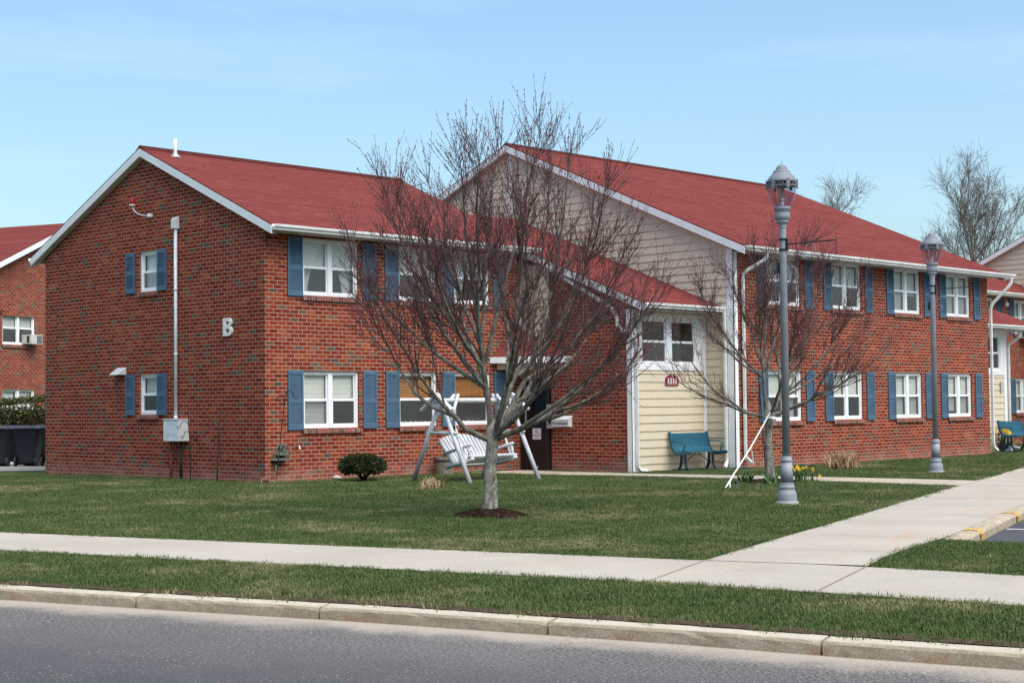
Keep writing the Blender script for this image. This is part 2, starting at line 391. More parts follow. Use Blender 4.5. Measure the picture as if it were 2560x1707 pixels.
swt_full = SWT + [(12.58, 7.76), (12.70, 6.2), (12.95, 4.2), (14.0, -.6), (16.2, -9)]
ribbon('sidewalk', lerp_line(swt_full, 60), lerp_line(SWB, 60), .010, SWM)
WL = [(12.08, 9.22), (14.18, 9.96), (17.07, 10.93), (20.97, 12.31), (25.41, 13.86), (27.01, 14.42), (30.31, 15.50), (33.5, 16.6), (60, 25.6)]
WR = [(12.58, 7.76), (13.28, 8.05), (14.5, 8.42), (15.47, 8.64)] + PK[1:5] + [(60, 23.85)]
ribbon('walkway', lerp_line(WL, 60), lerp_line(WR, 60), .014, WALKM)
PT = [(26.3, 25.3), (26.2, 23.6), (26.2, 21.9), (26.62, 19.9), (26.88, 18.1), (27.12, 15.9), (27.20, 14.40)]
PB = [(24.75, 25.3), (24.72, 23.4), (25.1, 21.5), (25.25, 19.9), (25.38, 18.6), (25.45, 16.5), (25.38, 13.82)]
ribbon('footpath', PT, PB, .018, pavement('footpath_concrete', 2.2, c0=(.40, .34, .275), c1=(.46, .395, .325)))
# two control joints across the sidewalk at the walkway mouth
JM = simple('joint_dirt', (.34, .29, .225), .95, .3, 20)
for n_, a, b in (('sidewalk_joint', (12.08, 9.22), (10.39, 8.52)), ('sidewalk_joint', (12.58, 7.76), (10.72, 7.06))):
    a, b = Vector((*a, .0185)), Vector((*b, .0185)); t = (b-a).normalized(); w = Vector((-t.y, t.x, 0))*.006
    tag(MB().quad(a-w, b-w, b+w, a+w).build(n_, JM), kind='structure')
SOIL = Mat('bare_soil', .95, .1); _o = SOIL.world(); _n = SOIL.noise(_o, 18, 5, .75); SOIL.color(SOIL.cramp(_n, [(.3, (.045, .028, .018)), (.55, (.095, .065, .042)), (.75, (.20, .15, .10))])); SOIL.bump(_n, 1, .03)
_kr = resample(KB[3:14], .12); ribbon('soil_strip', [(x+rng.normal(0, .03), y) for x, y in offset_line(_kr, -.20)], _kr, .009, SOIL.mat)
# kerbs: one stone after another
def kerb_mat():
    m = Mat('granite_kerb', .9, .2); (x, y, z), o = m.coords(); ow = m.world()
    n = m.noise(ow, 3, 5); c = m.mix(n.ramp(.3, .7), (.35, .290, .205), (.44, .375, .28))
    g = m.noise(ow, 75, 3, .75).ramp(.3, .7, .72, 1.2); c = m.mix(1.0, c, m.comb(g, g, g), 'MULTIPLY')
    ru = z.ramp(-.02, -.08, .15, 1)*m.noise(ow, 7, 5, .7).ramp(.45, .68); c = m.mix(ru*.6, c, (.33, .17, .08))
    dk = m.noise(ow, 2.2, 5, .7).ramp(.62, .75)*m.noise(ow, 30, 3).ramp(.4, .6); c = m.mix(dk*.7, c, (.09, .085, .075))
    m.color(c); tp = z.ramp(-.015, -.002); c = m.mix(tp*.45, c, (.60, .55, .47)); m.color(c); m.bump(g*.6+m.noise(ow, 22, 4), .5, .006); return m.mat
KERB = kerb_mat()
def kerb_stone(pts, inner, wd, z0, z1, mat, name='kerb'):
    """pts along the back edge; rough dressed granite block"""
    ln = resample(pts, .10); of = offset_line(ln, wd*inner); mb = MB(); n = len(ln)
    prof = [(0, z0), (0, z1-.004), (.12, z1), (.5, z1), (.80, z1-.003), (.93, z1-.012), (1.0, z1-.032), (1.0, (z0+z1)/2), (1.0, z0)]
    vs = []
    for i in range(n):
        e = .012 if i in (0, n-1) else 0
        for j, (f, z) in enumerate(prof):
            jit = rng.normal(0, .0022) if 1 < j < 8 else 0
            zz = z - e*(j in (3, 4, 5, 6)) + jit*.6*(j < 7); ff = f + jit/wd*.7*(j > 3)
            vs.append((ln[i][0]+(of[i][0]-ln[i][0])*ff, ln[i][1]+(of[i][1]-ln[i][1])*ff, zz))
    k = len(prof); fs = [(i*k+j, i*k+j+1, (i+1)*k+j+1, (i+1)*k+j) for i in range(n-1) for j in range(k-1)] + [tuple(range(k)), tuple(range((n-1)*k, n*k))[::-1]]
    mb.add(vs, fs); o = mb.build(name, mat, smooth=False); return tag(o, kind='structure')
def cut(pts, ts):
    """split a polyline at lengths ts, leaving a 14 mm joint"""
    L = [0]
    for a, b in zip(pts, pts[1:]): L.append(L[-1]+math.dist(a, b))
    def at(t):
        k = max(j for j in range(len(L)-1) if L[j] <= t+1e-9); q = (t-L[k])/(L[k+1]-L[k]); return (pts[k][0]+(pts[k+1][0]-pts[k][0])*q, pts[k][1]+(pts[k+1][1]-pts[k][1])*q)
    out = []
    for a, b in zip(ts, ts[1:]):
        a2, b2 = a+.010, b-.010; out.append([at(a2)] + [pts[i] for i in range(len(pts)) if a2+.02 < L[i] < b2-.02] + [at(b2)])
    return out
ksub = KB[2:13]
def length_at(pts, p):
    best = None; L = 0
    for a, b in zip(pts, pts[1:]):
        a_, b_, p_ = Vector(a), Vector(b), Vector(p); t = max(0, min(1, (p_-a_).dot(b_-a_)/(b_-a_).length_squared)); d = (a_+(b_-a_)*t-p_).length
        if best is None or d < best[0]: best = (d, L+(b_-a_).length*t)
        L += (b_-a_).length
    return best[1], L
j = [length_at(ksub, p)[0] for p in ((7.2, 11.15), (7.73, 9.48), (8.24, 7.60), (8.67, 5.66))]; LT = length_at(ksub, (0, 0))[1]
ts = [j[0]-1.85*i for i in range(6, 0, -1) if j[0]-1.85*i > 0] + j + [j[3]+1.9*i for i in range(1, 7) if j[3]+1.9*i < LT]
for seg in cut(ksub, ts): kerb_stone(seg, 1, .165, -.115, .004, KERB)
def ykerb_mat():
    m = Mat('painted_kerb', .9, .2); ow = m.world(); n = m.noise(ow, 3, 5)
    c = m.mix(n.ramp(.3, .7), (.40, .33, .25), (.50, .42, .33)); g = m.noise(ow, 60, 3, .75).ramp(.3, .7, .75, 1.2); c = m.mix(1.0, c, m.comb(g, g, g), 'MULTIPLY')
    ru = m.noise(ow, 5, 5, .7).ramp(.5, .7); c = m.mix(ru*.5, c, (.36, .20, .09)); m.color(c); m.bump(g, .8, .008); return m.mat
YK = ykerb_mat()
pks = PK[:6]; pt = [0, 2.55, 4.95, 7.4, 9.8, 12.2, 14.6, 17, 19.4]
for seg in cut(pks, pt): kerb_stone(seg, 1, .21, -.115, .017, YK, 'parking_kerb')
poly_obj('parking_lot', [(15.45, 8.45)] + offset_line(PK, .18)[1:] + [(160, -60), (50, -130)] + PN[::-1][1:-1], -.10, PASPH)
YP = simple('yellow_paint', (.52, .34, .10), .85, .35, 14); LINEW = simple('white_line_paint', (.68, .68, .68), .8, .2, 20)
def on_line(pts, t):
    L = 0
    for a, b in zip(pts, pts[1:]):
        d = math.dist(a, b)
        if L+d >= t: q = (t-L)/d; T = Vector(((b[0]-a[0])/d, (b[1]-a[1])/d)); return Vector((a[0]+(b[0]-a[0])*q, a[1]+(b[1]-a[1])*q)), T
        L += d
for t0 in (1.16, 4.15, 7.1, 10.1):
    a, T = on_line(PK, t0); b, _ = on_line(PK, t0+.30); nrm = Vector((T.y, -T.x)); zt = .026; mb = MB()
    A = [a+nrm*d for d in (.01, .175, .222)]; B = [b+nrm*d for d in (.01, .175, .222)]
    mb.quad((*A[0], zt), (*B[0], zt), (*B[1], zt-.002), (*A[1], zt-.002)); mb.quad((*A[1], zt-.002), (*B[1], zt-.002), (*B[2], -.02), (*A[2], -.02)); mb.quad((*A[2], -.02), (*B[2], -.02), (*B[2], -.095), (*A[2], -.095))
    tag(mb.build('kerb_paint', YP), kind='structure')
for k in (0, 2.9, 5.8, 8.7):
    a, T = on_line(PK, 3.05+k); nrm = Vector((T.y, -T.x)); a = a+nrm*.24; b = a+nrm*5.2; w = T*.05
    tag(MB().quad((*(a-w), -.096), (*(b-w), -.096), (*(b+w), -.096), (*(a+w), -.096)).build('parking_line', LINEW), kind='structure')

# ------------------------------------------------------------------ buildings
def wall_grid(mb, f, u0, u1, z0, z1, holes, depth=.085, mi=0):
    """a wall sheet with window openings and brick reveals; f(u, z, d) -> xyz, d inward"""
    us = sorted({u0, u1, *[h[0] for h in holes], *[h[1] for h in holes]}); zs = sorted({z0, z1, *[h[2] for h in holes], *[h[3] for h in holes]})
    for a, b in zip(us, us[1:]):
        for c, d in zip(zs, zs[1:]):
            mu, mz = (a+b)/2, (c+d)/2
            if any(h[0] < mu < h[1] and h[2] < mz < h[3] for h in holes): continue
            mb.quad(f(a, c, 0), f(b, c, 0), f(b, d, 0), f(a, d, 0), mi)
    for a, b, c, d in holes:
        for (p, q), (r, s) in (((a, c), (b, c)), ((b, c), (b, d)), ((b, d), (a, d)), ((a, d), (a, c))):
            mb.quad(f(p, q, 0), f(r, s, 0), f(r, s, depth), f(p, q, depth), mi)
def siding(mb, f, urange, z0, z1, pitch=.18, mi=0):
    """lapped boards; f(u,z,d) with d outward; urange(z) -> (u0,u1)"""
    n = int(math.ceil((z1-z0)/pitch - 1e-6))
    for i in range(n):
        a = z0+i*pitch; b = min(a+pitch, z1); (p0, p1), (q0, q1) = urange(a), urange(b-1e-4)
        if p1-p0 < .02: continue
        mb.quad(f(p0, a, .022), f(p1, a, .022), f(q1, b, .004), f(q0, b, .004), mi); mb.quad(f(p0, a, 0), f(p1, a, 0), f(p1, a, .022), f(p0, a, .022), mi)
CACHE = {}
def cached(k, fn):
    if k not in CACHE: CACHE[k] = fn()
    return CACHE[k]
def shutter_mesh(w, h):
    def mk():
        mb = MB(); st = .045; rl = .05; mid = .09
        mb.box(0, st, -.03, 0, 0, h); mb.box(w-st, w, -.03, 0, 0, h)
        zb = [(.10, h*.44), (h*.44+mid, h-.085)]
        mb.box(st, w-st, -.0285, 0, 0, zb[0][0]); mb.box(st, w-st, -.0285, 0, zb[0][1], zb[1][0]); mb.box(st, w-st, -.0285, 0, zb[1][1], h)
        n = 7                                                # arched head of the top panel
        mb.poly([(st+.01, -.0305, zb[1][1]+.002)] + [(w/2+(w/2-st-.01)*math.cos(math.pi*(1-i/n)), -.0305, zb[1][1]+.012+.028*math.sin(math.pi*i/n)) for i in range(n+1)] + [(w-st-.01, -.0305, zb[1][1]+.002)])
        mb.quad((st, -.002, zb[0][0]), (w-st, -.002, zb[0][0]), (w-st, -.002, zb[1][1]), (st, -.002, zb[1][1]))
        for a, b in zb:
            k = max(3, int((b-a)/.036)); p = (b-a)/k
            for i in range(k):
                z = a+i*p; mb.quad((st, -.0275, z+.003), (w-st, -.0275, z+.003), (w-st, -.010, z+p*.74), (st, -.010, z+p*.74)); mb.quad((st, -.0275, z+.003), (w-st, -.0275, z+.003), (w-st, -.012, z-.004), (st, -.012, z-.004))
        return mb.mesh('shutter', BLUE)
    return cached(('sh', round(w, 3), round(h, 3)), mk)
def blind_mesh(w, h, mat, pitch):
    def mk():
        mb = MB(); n = int(h/pitch)
        mb.box(0, w, -.012, .012, h-.025, h)
        for i in range(n):
            z = h-.03-i*pitch
            if z < .01: break
            mb.quad((0, -.010, z-pitch*.46), (w, -.010, z-pitch*.46), (w, .008, z+pitch*.42), (0, .008, z+pitch*.42))
        mb.box(0, w, -.010, .010, -.004, .012)
        return mb.mesh('blind', mat)
    return cached(('bl', round(w, 3), round(h, 3), mat.name, pitch), mk)
def curtain_mesh(w, h, side):
    def mk():
        mb = MB(); n = 14; vs = []; zs = 6
        for j in range(zs+1):
            t = j/zs
            for i in range(n+1):
                q = i/n; ww = w*(.34+.66*t**1.6) if side else w
                x = q*ww if side >= 0 else w - q*ww
                vs.append((x, .012*math.sin(q*26), h*t))
        fs = [(j*(n+1)+i, j*(n+1)+i+1, (j+1)*(n+1)+i+1, (j+1)*(n+1)+i) for j in range(zs) for i in range(n)]
        return mb.add(vs, fs).mesh('curtain', CURT, True)
    return cached(('cu', round(w, 3), round(h, 3), side), mk)
def sill_mat():
    m = Mat('sill_brick', .85, .2); (x, y, z), o = m.coords(); u = x/.069; col = u.floor(); fu = u-col
    r = m.white(m.comb(col, 3., 1.)); c = m.cramp(r, [(0, (.06, .05, .045)), (.25, (.16, .065, .05)), (.6, (.27, .075, .05)), (1, (.34, .15, .12))])
    mo = (fu.min(fu*-1.0+1.0)*.069).ramp(.003, .007, 1, 0); c = m.mix(mo, c, (.42, .36, .32)); g = m.noise(o, 40, 3).ramp(.3, .7, .85, 1.1); c = m.mix(1.0, c, m.comb(g, g, g), 'MULTIPLY'); m.color(c); return m.mat
SILL = sill_mat()
def window(root, loc, rz, w, h, double, cover, sill=True, upper='blind', lower=None, inset=.045, name='window', lift=1.0, mullw=.11):
    """vinyl double-hung window, lower left corner at loc, x to the right seen from outside, y inward"""
    fr = MB(); cs = .058
    fr.box(0, w, 0, .07, h-cs, h); fr.box(0, w, 0, .07, 0, cs); fr.box(0, cs, 0, .07, cs, h-cs); fr.box(w-cs, w, 0, .07, cs, h-cs)
    bays = [(cs, w/2-mullw/2), (w/2+mullw/2, w-cs)] if double else [(cs, w-cs)]
    if double: fr.box(w/2-mullw/2, w/2+mullw/2, -.004, .066, cs, h-cs)
    zm = h*.5; pn = MB(); sr = .030
    for a, b in bays:
        fr.box(a, b, .030, .062, zm-.016, zm+.022); fr.box(a, b, .014, .046, zm-.030, zm+.006)       # meeting rails
        for z0, z1, y in ((zm+.022, h-cs, .034), (cs, zm-.030, .016)):
            fr.box(a, a+sr, y, y+.03, z0, z1); fr.box(b-sr, b, y, y+.03, z0, z1); fr.box(a+sr, b-sr, y, y+.03, z1-sr, z1) if z0 > cs else fr.box(a+sr, b-sr, y, y+.03, z0, z0+sr)
        y = .050; pn.quad((a+sr, y, zm+.022), (b-sr, y, zm+.022), (b-sr, y, h-cs-sr), (a+sr, y, h-cs-sr), 0)
        y = .026; pn.quad((a+sr, y, cs+sr), (b-sr, y, cs+sr), (b-sr, y, zm-.030), (a+sr, y, zm-.030), 1)
    o = fr.build(name, PVC, root, loc, rz)
    o.location = Vector(loc) + Matrix.Rotation(rz, 3, 'Z') @ Vector((0, inset, 0))
    pn.build('pane', [GLASS, SCREEN], o)
    for i, (a, b) in enumerate(bays):
        cv = cover[i % len(cover)]; bw = b-a-.03
        if cv[0] in ('blind', 'wood'):
            mat, pitch = (BLIND, .026) if cv[0] == 'blind' else (WBLIND, .05)
            drop = cv[1]*(h-2*cs)
            put('blind', blind_mesh(bw, drop, mat, pitch), o, (a+.015, .105, h-cs-drop))
        if 'curtain' in cv[2:]:
            put('curtain', curtain_mesh(bw, h-2*cs, 0 if cv[0] == 'sheer' else (1 if i == 0 else -1)), o, (a+.015, .16, cs))
        if cv[0] == 'sheer': put('curtain', curtain_mesh(bw, h-2*cs, 0), o, (a+.015, .12, cs))
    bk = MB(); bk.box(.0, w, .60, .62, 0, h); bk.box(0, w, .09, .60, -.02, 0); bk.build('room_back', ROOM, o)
    if sill:
        sb = MB(); sb.prism([(-.048, -.105), (.085, -.105), (.085, -.006), (-.048, -.03)], -.03, w+.05, 'x'); so = sb.build('sill', SILL, o, (0, -inset, 0))
    return o
def gutter(root, x0, x1, y, z, name='gutter', axis='x', sgn=1):
    prof = [(y, z), (y, z-.115), (y-sgn*.075, z-.115), (y-sgn*.082, z-.085), (y-sgn*.118, z-.05), (y-sgn*.122, z-.004), (y-sgn*.112, z-.004), (y-sgn*.107, z-.045), (y-sgn*.012, z-.05), (y-sgn*.012, z)]
    return MB().prism(prof, x0, x1, axis).build(name, GUT, root)
def downspout(root, pts, r=.045, name='downspout'):
    return MB().tube(pts, r, 4, 0, True, math.pi/4, .78).build(name, GUT, root, bevel=.006)
def roof_slab(mb, x0, x1, y0, z0, y1, z1, t=.035):
    mb.add([(x0, y0, z0), (x1, y0, z0), (x1, y1, z1), (x0, y1, z1), (x0, y0, z0-t), (x1, y0, z0-t), (x1, y1, z1-t), (x0, y1, z1-t)],
           [(0, 1, 2, 3), (7, 6, 5, 4), (0, 4, 5, 1), (1, 5, 6, 2), (2, 6, 7, 3), (3, 7, 4, 0)])
def rake(mb, x0, x1, y0, z0, y1, z1, h=.17, drop=.03):
    mb.add([(x, y, z) for x in (x0, x1) for y, z in ((y0, z0-drop), (y1, z1-drop), (y1, z1-drop-h), (y0, z0-drop-h))], [(0, 1, 2, 3), (7, 6, 5, 4), (0, 4, 5, 1), (1, 5, 6, 2), (2, 6, 7, 3), (3, 7, 4, 0)])
def gable_roof(root, x0, x1, yf, yr, zf, zr, yb, ov=.16, mat=None, rakes=(True, True)):
    """front eave (yf,zf) up to the ridge (yr,zr) and down to the back eave yb"""
    mb = MB(); sl_ = (zr-zf)/(yr-yf); zb = zr-sl_*(yb-yr)
    roof_slab(mb, x0-ov, x1+ov, yf, zf, yr, zr); roof_slab(mb, x0-ov, x1+ov, yb, zb, yr, zr)
    r = mb.build('roof', mat or ROOF, root); mb = MB()
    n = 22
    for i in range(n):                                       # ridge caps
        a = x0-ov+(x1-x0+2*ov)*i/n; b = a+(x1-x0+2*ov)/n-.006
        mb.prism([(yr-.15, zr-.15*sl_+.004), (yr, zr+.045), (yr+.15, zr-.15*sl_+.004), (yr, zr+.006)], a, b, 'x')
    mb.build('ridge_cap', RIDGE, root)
    for k, (xa, xb) in enumerate(((x0-ov, x0-ov+.03), (x1+ov-.03, x1+ov))):
        if not rakes[k]: continue
        f = MB(); rake(f, xa-.004, xb+.004, yf, zf, yr, zr); rake(f, xa-.004, xb+.004, yb, zb, yr-.0, zr); f.build('fascia_board', WHITE, root)
        s_ = MB(); xa2, xb2 = (xb+.005, x0) if k == 0 else (x1, xa-.005)
        for y0, z0 in ((yf, zf), (yb, zb)): s_.quad((xa2, y0, z0-.20), (xb2, y0, z0-.20), (xb2, yr, zr-.20), (xa2, yr, zr-.20))
        s_.build('soffit', SOFFIT, root)
    s_ = MB(); ys = (yf+.02, yf+.46); s_.quad((x0-ov+.04, ys[0], zf-.125), (x1+ov-.04, ys[0], zf-.125), (x1+ov-.04, ys[1], zf-.125), (x0-ov+.04, ys[1], zf-.125))
    s_.box(x0-ov+.035, x1+ov-.035, yf+.005, yf+.03, zf-.13, zf-.037); s_.build('eave_soffit', SOFFIT, root)
    return r
class Boards:
    def __init__(s): s.L = []
    def box(s, *a): s.L.append(a); return s
    def build(s, name, mat, root): return [MB().box(*a).build(name, mat, root) for a in s.L]
XA, YA = 19.215, 25.525; ZH = .0
FZ = lambda u, z, d: (u, d, z)                 # facade facing -Y, local
GX = lambda u, z, d: (d, u, z)                 # gable facing -X, local (u = local y)
def apartment_A():
    """near brick block with the letter on its gable"""
    L, Wd = 7.329, 8.53
    root = thing('apartment_building', 'brick block with a big white letter B on its near gable', 'building', (XA, YA, 0))
    W0 = [(.955, 2.435, 1), (3.555, 4.68, 0), (5.215, 6.34, 0)]; holes = []
    for u0, u1, d in W0:
        holes += [(u0, u1, 1.07, 2.235), (u0, u1, 3.78, 4.955)]
    mb = MB(); wall_grid(mb, FZ, 0, L, -.15, 5.06, holes)
    gh = [(3.805, 4.53, 1.38, 2.25), (3.805, 4.53, 4.05, 4.93)]
    wall_grid(mb, GX, 0, Wd, -.15, 5.06, gh); mb.poly([(0, 0, 5.06), (0, Wd/2, 7.06), (0, Wd, 5.06)])
    mb.quad((L, 0, -.15), (L, Wd, -.15), (L, Wd, 5.06), (L, 0, 5.06)); mb.poly([(L, 0, 5.06), (L, Wd/2, 7.06), (L, Wd, 5.06)]); mb.quad((0, Wd, -.15), (L, Wd, -.15), (L, Wd, 5.06), (0, Wd, 5.06))
    mb.build('wall', BRICK, root)
    up = [[('blind', .5, 'curtain'), ('blind', .52, 'curtain')], [('blind', .5)], [('blind', .48, 'curtain')]]
    lo = [[('blind', 1.0), ('blind', .5, )], [('wood', .48)], [('wood', .46)]]
    for (u0, u1, d), a, b in zip(W0, lo, up):
        window(root, (u0, 0, 1.07), 0, u1-u0, 1.165, d, [c if len(c) > 2 else (*c, '') for c in a]); window(root, (u0, 0, 3.78), 0, u1-u0, 1.175, d, [c if len(c) > 2 else (*c, '') for c in b])
    for z, h in ((1.045, 1.205), (3.755, 1.205)):
        for u, w in ((.555, .385), (2.53, .385), (3.165, .385), (4.81, .385), (6.44, .385)): put('shutter', shutter_mesh(w, h), root, (u, -.004, z))
    for z, h, cv in ((1.38, .87, [('blind', .5, '')]), (4.05, .88, [('sheer', 1)])):
        window(root, (0, 4.53, z), R(-90), .725, h, 0, cv)
        for y in (5.035, 3.80): put('shutter', shutter_mesh(.345, .89), root, (-.004, y, z-.01), R(-90))
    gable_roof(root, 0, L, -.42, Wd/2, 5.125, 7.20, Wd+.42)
    gutter(root, -.15, L+.18, -.425, 5.115); gutter(root, -.15, L+.15, Wd+.425, 5.115, sgn=-1)
    downspout(root, [(.35, Wd+.46, 5.0), (.35, Wd+.44, 4.88), (.35, Wd+.10, 4.66), (.35, Wd+.06, 4.55), (.35, Wd+.06, .15)])
    f = MB(); f.tube([(.48, 3.85, 6.95), (.48, 3.85, 7.40)], .038, 14); f.build('vent_pipe', PVC, root, smooth=True)
    fl = MB(); fl.lathe([(.13, -.02), (.11, .03), (.055, .07), (.045, .12)], 16, 0, (.48, 3.85, 6.99)); fl.build('vent_flashing', simple('lead_flashing', (.45, .46, .48), .45, .15, 10, .5, 0, .4), root, smooth=True)
    v = MB(); v.prism([(-.22, 0), (0, .16), (0, 0)], 5.05, 5.40, 'y', 0, Matrix.Translation((0, 0, 2.26))); v.build('dryer_vent', simple('vent_aluminium', (.62, .63, .64), .4, .08), root)
    return root
A = apartment_A()

def entry_D():
    x0, y0 = 26.544, 22.203; L, Wd = 2.666, 3.322
    root = thing('entry_block', 'low brick and cream entry block joining the letter B block to the taller wing', 'building', (x0, y0, 0))
    sl_ = .398; zr = lambda y: 3.66 + sl_*(y+.45)             # underside of the roof above local y
    mb = MB(); top = lambda y: zr(y)-.06
    dy0, dy1 = 2.37, 3.30
    # left wall (brick) up to the door panel, following the roof slope
    mb.add([(0, 0, -.15), (0, dy0, -.15), (0, dy0, top(dy0)), (0, 0, top(0))], [(0, 1, 2, 3)])
    mb.build('wall', BRICK, root)
    sd = MB(); f = lambda u, z, d: (-d, u, z)
    siding(sd, f, lambda z: (dy0+.01, dy1-.03), 2.12, top(dy0), .18)
    f2 = lambda u, z, d: (u, -d, z)
    sd.build('siding', SIDING, root)
    sd = MB(); siding(sd, f2, lambda z: (.17, L), .0, 2.26); sd.build('siding', SIDING, root)
    sd = MB(); siding(sd, f2, lambda z: (.05, L), 3.46, 3.70, .12); sd.build('siding', SIDING, root)
    t = Boards()
    t.box(-.03, .185, -.032, .0, -.05, 3.60); t.box(-.032, -.002, -.032, .09, -.05, 3.56)        # corner board
    t.box(2.55, 2.655, -.034, .0, 0, 3.55)
    t.box(.186, 2.549, -.030, .0, 2.24, 2.36); t.box(.186, 2.549, -.026, 0, 3.40, 3.50); t.box(.186, .33, -.022, 0, 2.361, 3.399); t.box(2.32, 2.548, -.022, 0, 2.361, 3.399)
    t.box(-.03, -.002, dy1-.03, dy1+.018, 2.12, 4.85)
    t.build('trim_board', WHITE, root)
    window(root, (.325, 0, 2.355), 0, 2.0, 1.05, 1, [('none', 0, ''), ('none', 0, '')], sill=False, inset=-.012, mullw=.19)
    rf = MB(); ye, yr = -.52, 5.92
    roof_slab(rf, -.15, L-.003, ye, zr(ye)+.05, 2.93, zr(2.93)+.05); roof_slab(rf, .10, L-.003, 2.93, zr(2.93)+.05, yr, zr(yr)+.05); roof_slab(rf, .10, L-.003, yr+5, zr(yr)-1.9, yr, zr(yr)+.05)
    rf.build('roof', ROOF, root)
    fb = MB(); rake(fb, -.156, -.12, ye, zr(ye)+.05, 2.95, zr(2.95)+.05, .16); fb.build('fascia_board', WHITE, root)
    so = MB(); so.quad((-.12, ye, zr(ye)-.11), (0, ye, zr(ye)-.11), (0, 2.95, zr(2.95)-.11), (-.12, 2.95, zr(2.95)-.11)); so.quad((-.12, ye+.02, zr(ye)-.09), (L, ye+.02, zr(ye)-.09), (L, .0, zr(ye)-.09), (-.12, .0, zr(ye)-.09)); so.build('soffit', SOFFIT, root)
    gutter(root, -.13, L+.35, ye-.003, zr(ye)+.045)
    # long slanting downpipe under the rake, down the corner, and the one at the far end
    downspout(root, [(-.08, 2.80, 4.93), (-.085, 2.70, 4.80), (-.09, .46, zr(.46)-.40), (-.09, .30, 3.38), (-.09, .28, 3.22), (-.09, .18, 3.12), (-.05, -.02, 3.02), (.05, -.075, 2.90), (.10, -.08, 2.8), (.10, -.08, .24), (.11, -.085, .12), (.17, -.10, .06), (.36, -.13, .05)], .05)
    # corner canopy over the door
    A0, B0, P = (-1.00, 3.318, 2.60), (-.012, 1.72, 2.60), (-.012, 3.318, 3.30)
    c = MB(); c.add([A0, B0, P, (A0[0]+.05, 3.318, 2.57), (B0[0], B0[1]+.06, 2.57), (P[0], P[1], 3.26)], [(0, 1, 2), (5, 4, 3), (0, 3, 4, 1), (1, 4, 5, 2), (2, 5, 3, 0)]); c.build('canopy_roof', ROOF, root)
    d = Vector((B0[0]-A0[0], B0[1]-A0[1], 0)).normalized(); nn = Vector((d.y, -d.x, 0)); fa = MB()
    fa.add([Vector(A0)+nn*k+Vector((0, 0, z)) for k in (0, .03) for z in (-.145, -.005)] + [Vector(B0)+nn*k+Vector((0, 0, z)) for k in (0, .03) for z in (-.145, -.005)], [(0, 1, 5, 4), (2, 6, 7, 3), (0, 4, 6, 2), (1, 3, 7, 5), (0, 2, 3, 1), (4, 5, 7, 6)]); fa.build('canopy_fascia', WHITE, root)
    q = MB(); i_ = -nn if (Vector((-.01, 3.3, 0))-Vector(A0)).dot(nn) < 0 else nn
    a2, b2 = Vector(A0)+i_*.16+d*.12, Vector(B0)+i_*.16-d*.12; q.add([a2+Vector((0, 0, z)) for z in (-.29, -.14)] + [b2+Vector((0, 0, z)) for z in (-.14, -.29)], [(0, 1, 2, 3)]); q.add([(A0[0]+.03, 3.31, 2.46), (B0[0], B0[1]+.05, 2.46), (B0[0], 3.31, 2.46)], [(0, 1, 2)]); q.build('canopy_beam', SIDING, root)
    # door
    dr = MB(); dr.box(-.03, .05, dy0+.03, dy1-.04, .03, 2.12); dr.box(-.06, -.02, dy0+.02, dy0+.10, .03, 2.12); dr.box(-.06, -.02, dy1-.11, dy1-.03, .03, 2.12); dr.box(-.06, -.02, dy0+.10, dy1-.11, 2.0, 2.12); dr.box(-.05, -.03, dy0+.1, dy1-.11, .95, 1.06); dr.box(-.05, -.03, dy0+.1, dy1-.11, .03, .13)
    do = dr.build('door', DARK, root)
    MB().box(-.045, -.031, dy0+.10, dy1-.11, .131, .949).build('kick_panel', DOORB, do)
    MB().box(-.042, -.031, dy0+.10, dy1-.11, 1.061, 1.999).build('door_glass', simple('dark_glass', (.006, .007, .010), .06, .05, 4, .6), do)
    MB().box(-.062, -.047, dy1-.20, dy1-.155, 1.02, 2.0).build('door_stile', simple('stile_alu', (.28, .31, .31), .4, .1), do)
    h = MB(); h.tube([(-.055, dy0+.18, 1.08), (-.10, dy0+.18, 1.06), (-.10, dy0+.18, .80), (-.055, dy0+.14, .79)], .009, 6); h.build('handle', DARK, do)
    MB().box(-.066, -.05, dy0+.37, dy0+.43, .075, .095).build('kick_plate', WHITE, do)
    sg = MB().box(-.0545, -.0455, 2.65, 2.91, .715, .965).build('sign', simple('sign_white', (.72, .70, .74), .5, .03), do); sg['label'] = 'white no smoking sign'
    RED = simple('sign_red', (.45, .02, .02), .5, .05); ring = MB(); nn_ = 20
    for i in range(nn_):
        a, b = 2*math.pi*i/nn_, 2*math.pi*(i+1)/nn_; P2 = lambda r, t: (-.0565, 2.78+r*math.cos(t), .895+r*math.sin(t)); ring.quad(P2(.034, a), P2(.034, b), P2(.046, b), P2(.046, a))
    ring.quad((-.0563, 2.752, .873), (-.0563, 2.758, .867), (-.0563, 2.808, .917), (-.0563, 2.802, .923)); ring.build('sign_emblem', RED, do)
    for i, tx in enumerate(('THIS IS A SMOKE FREE', 'PROPERTY')):
        tm = text_mesh(tx, .030, .0006); tm.materials.append(DARK); o = put('sign_lettering', tm, do, (-.0562, 2.78, .815-.035*i)); o.rotation_euler = (R(90), 0, R(-90))
    MB().box(-.0475, -.0432, 2.72, 2.88, 1.085, 1.23).build('sticker', simple('teal_sticker', (.10, .38, .40), .5, .1), do)
    return root
D = entry_D()

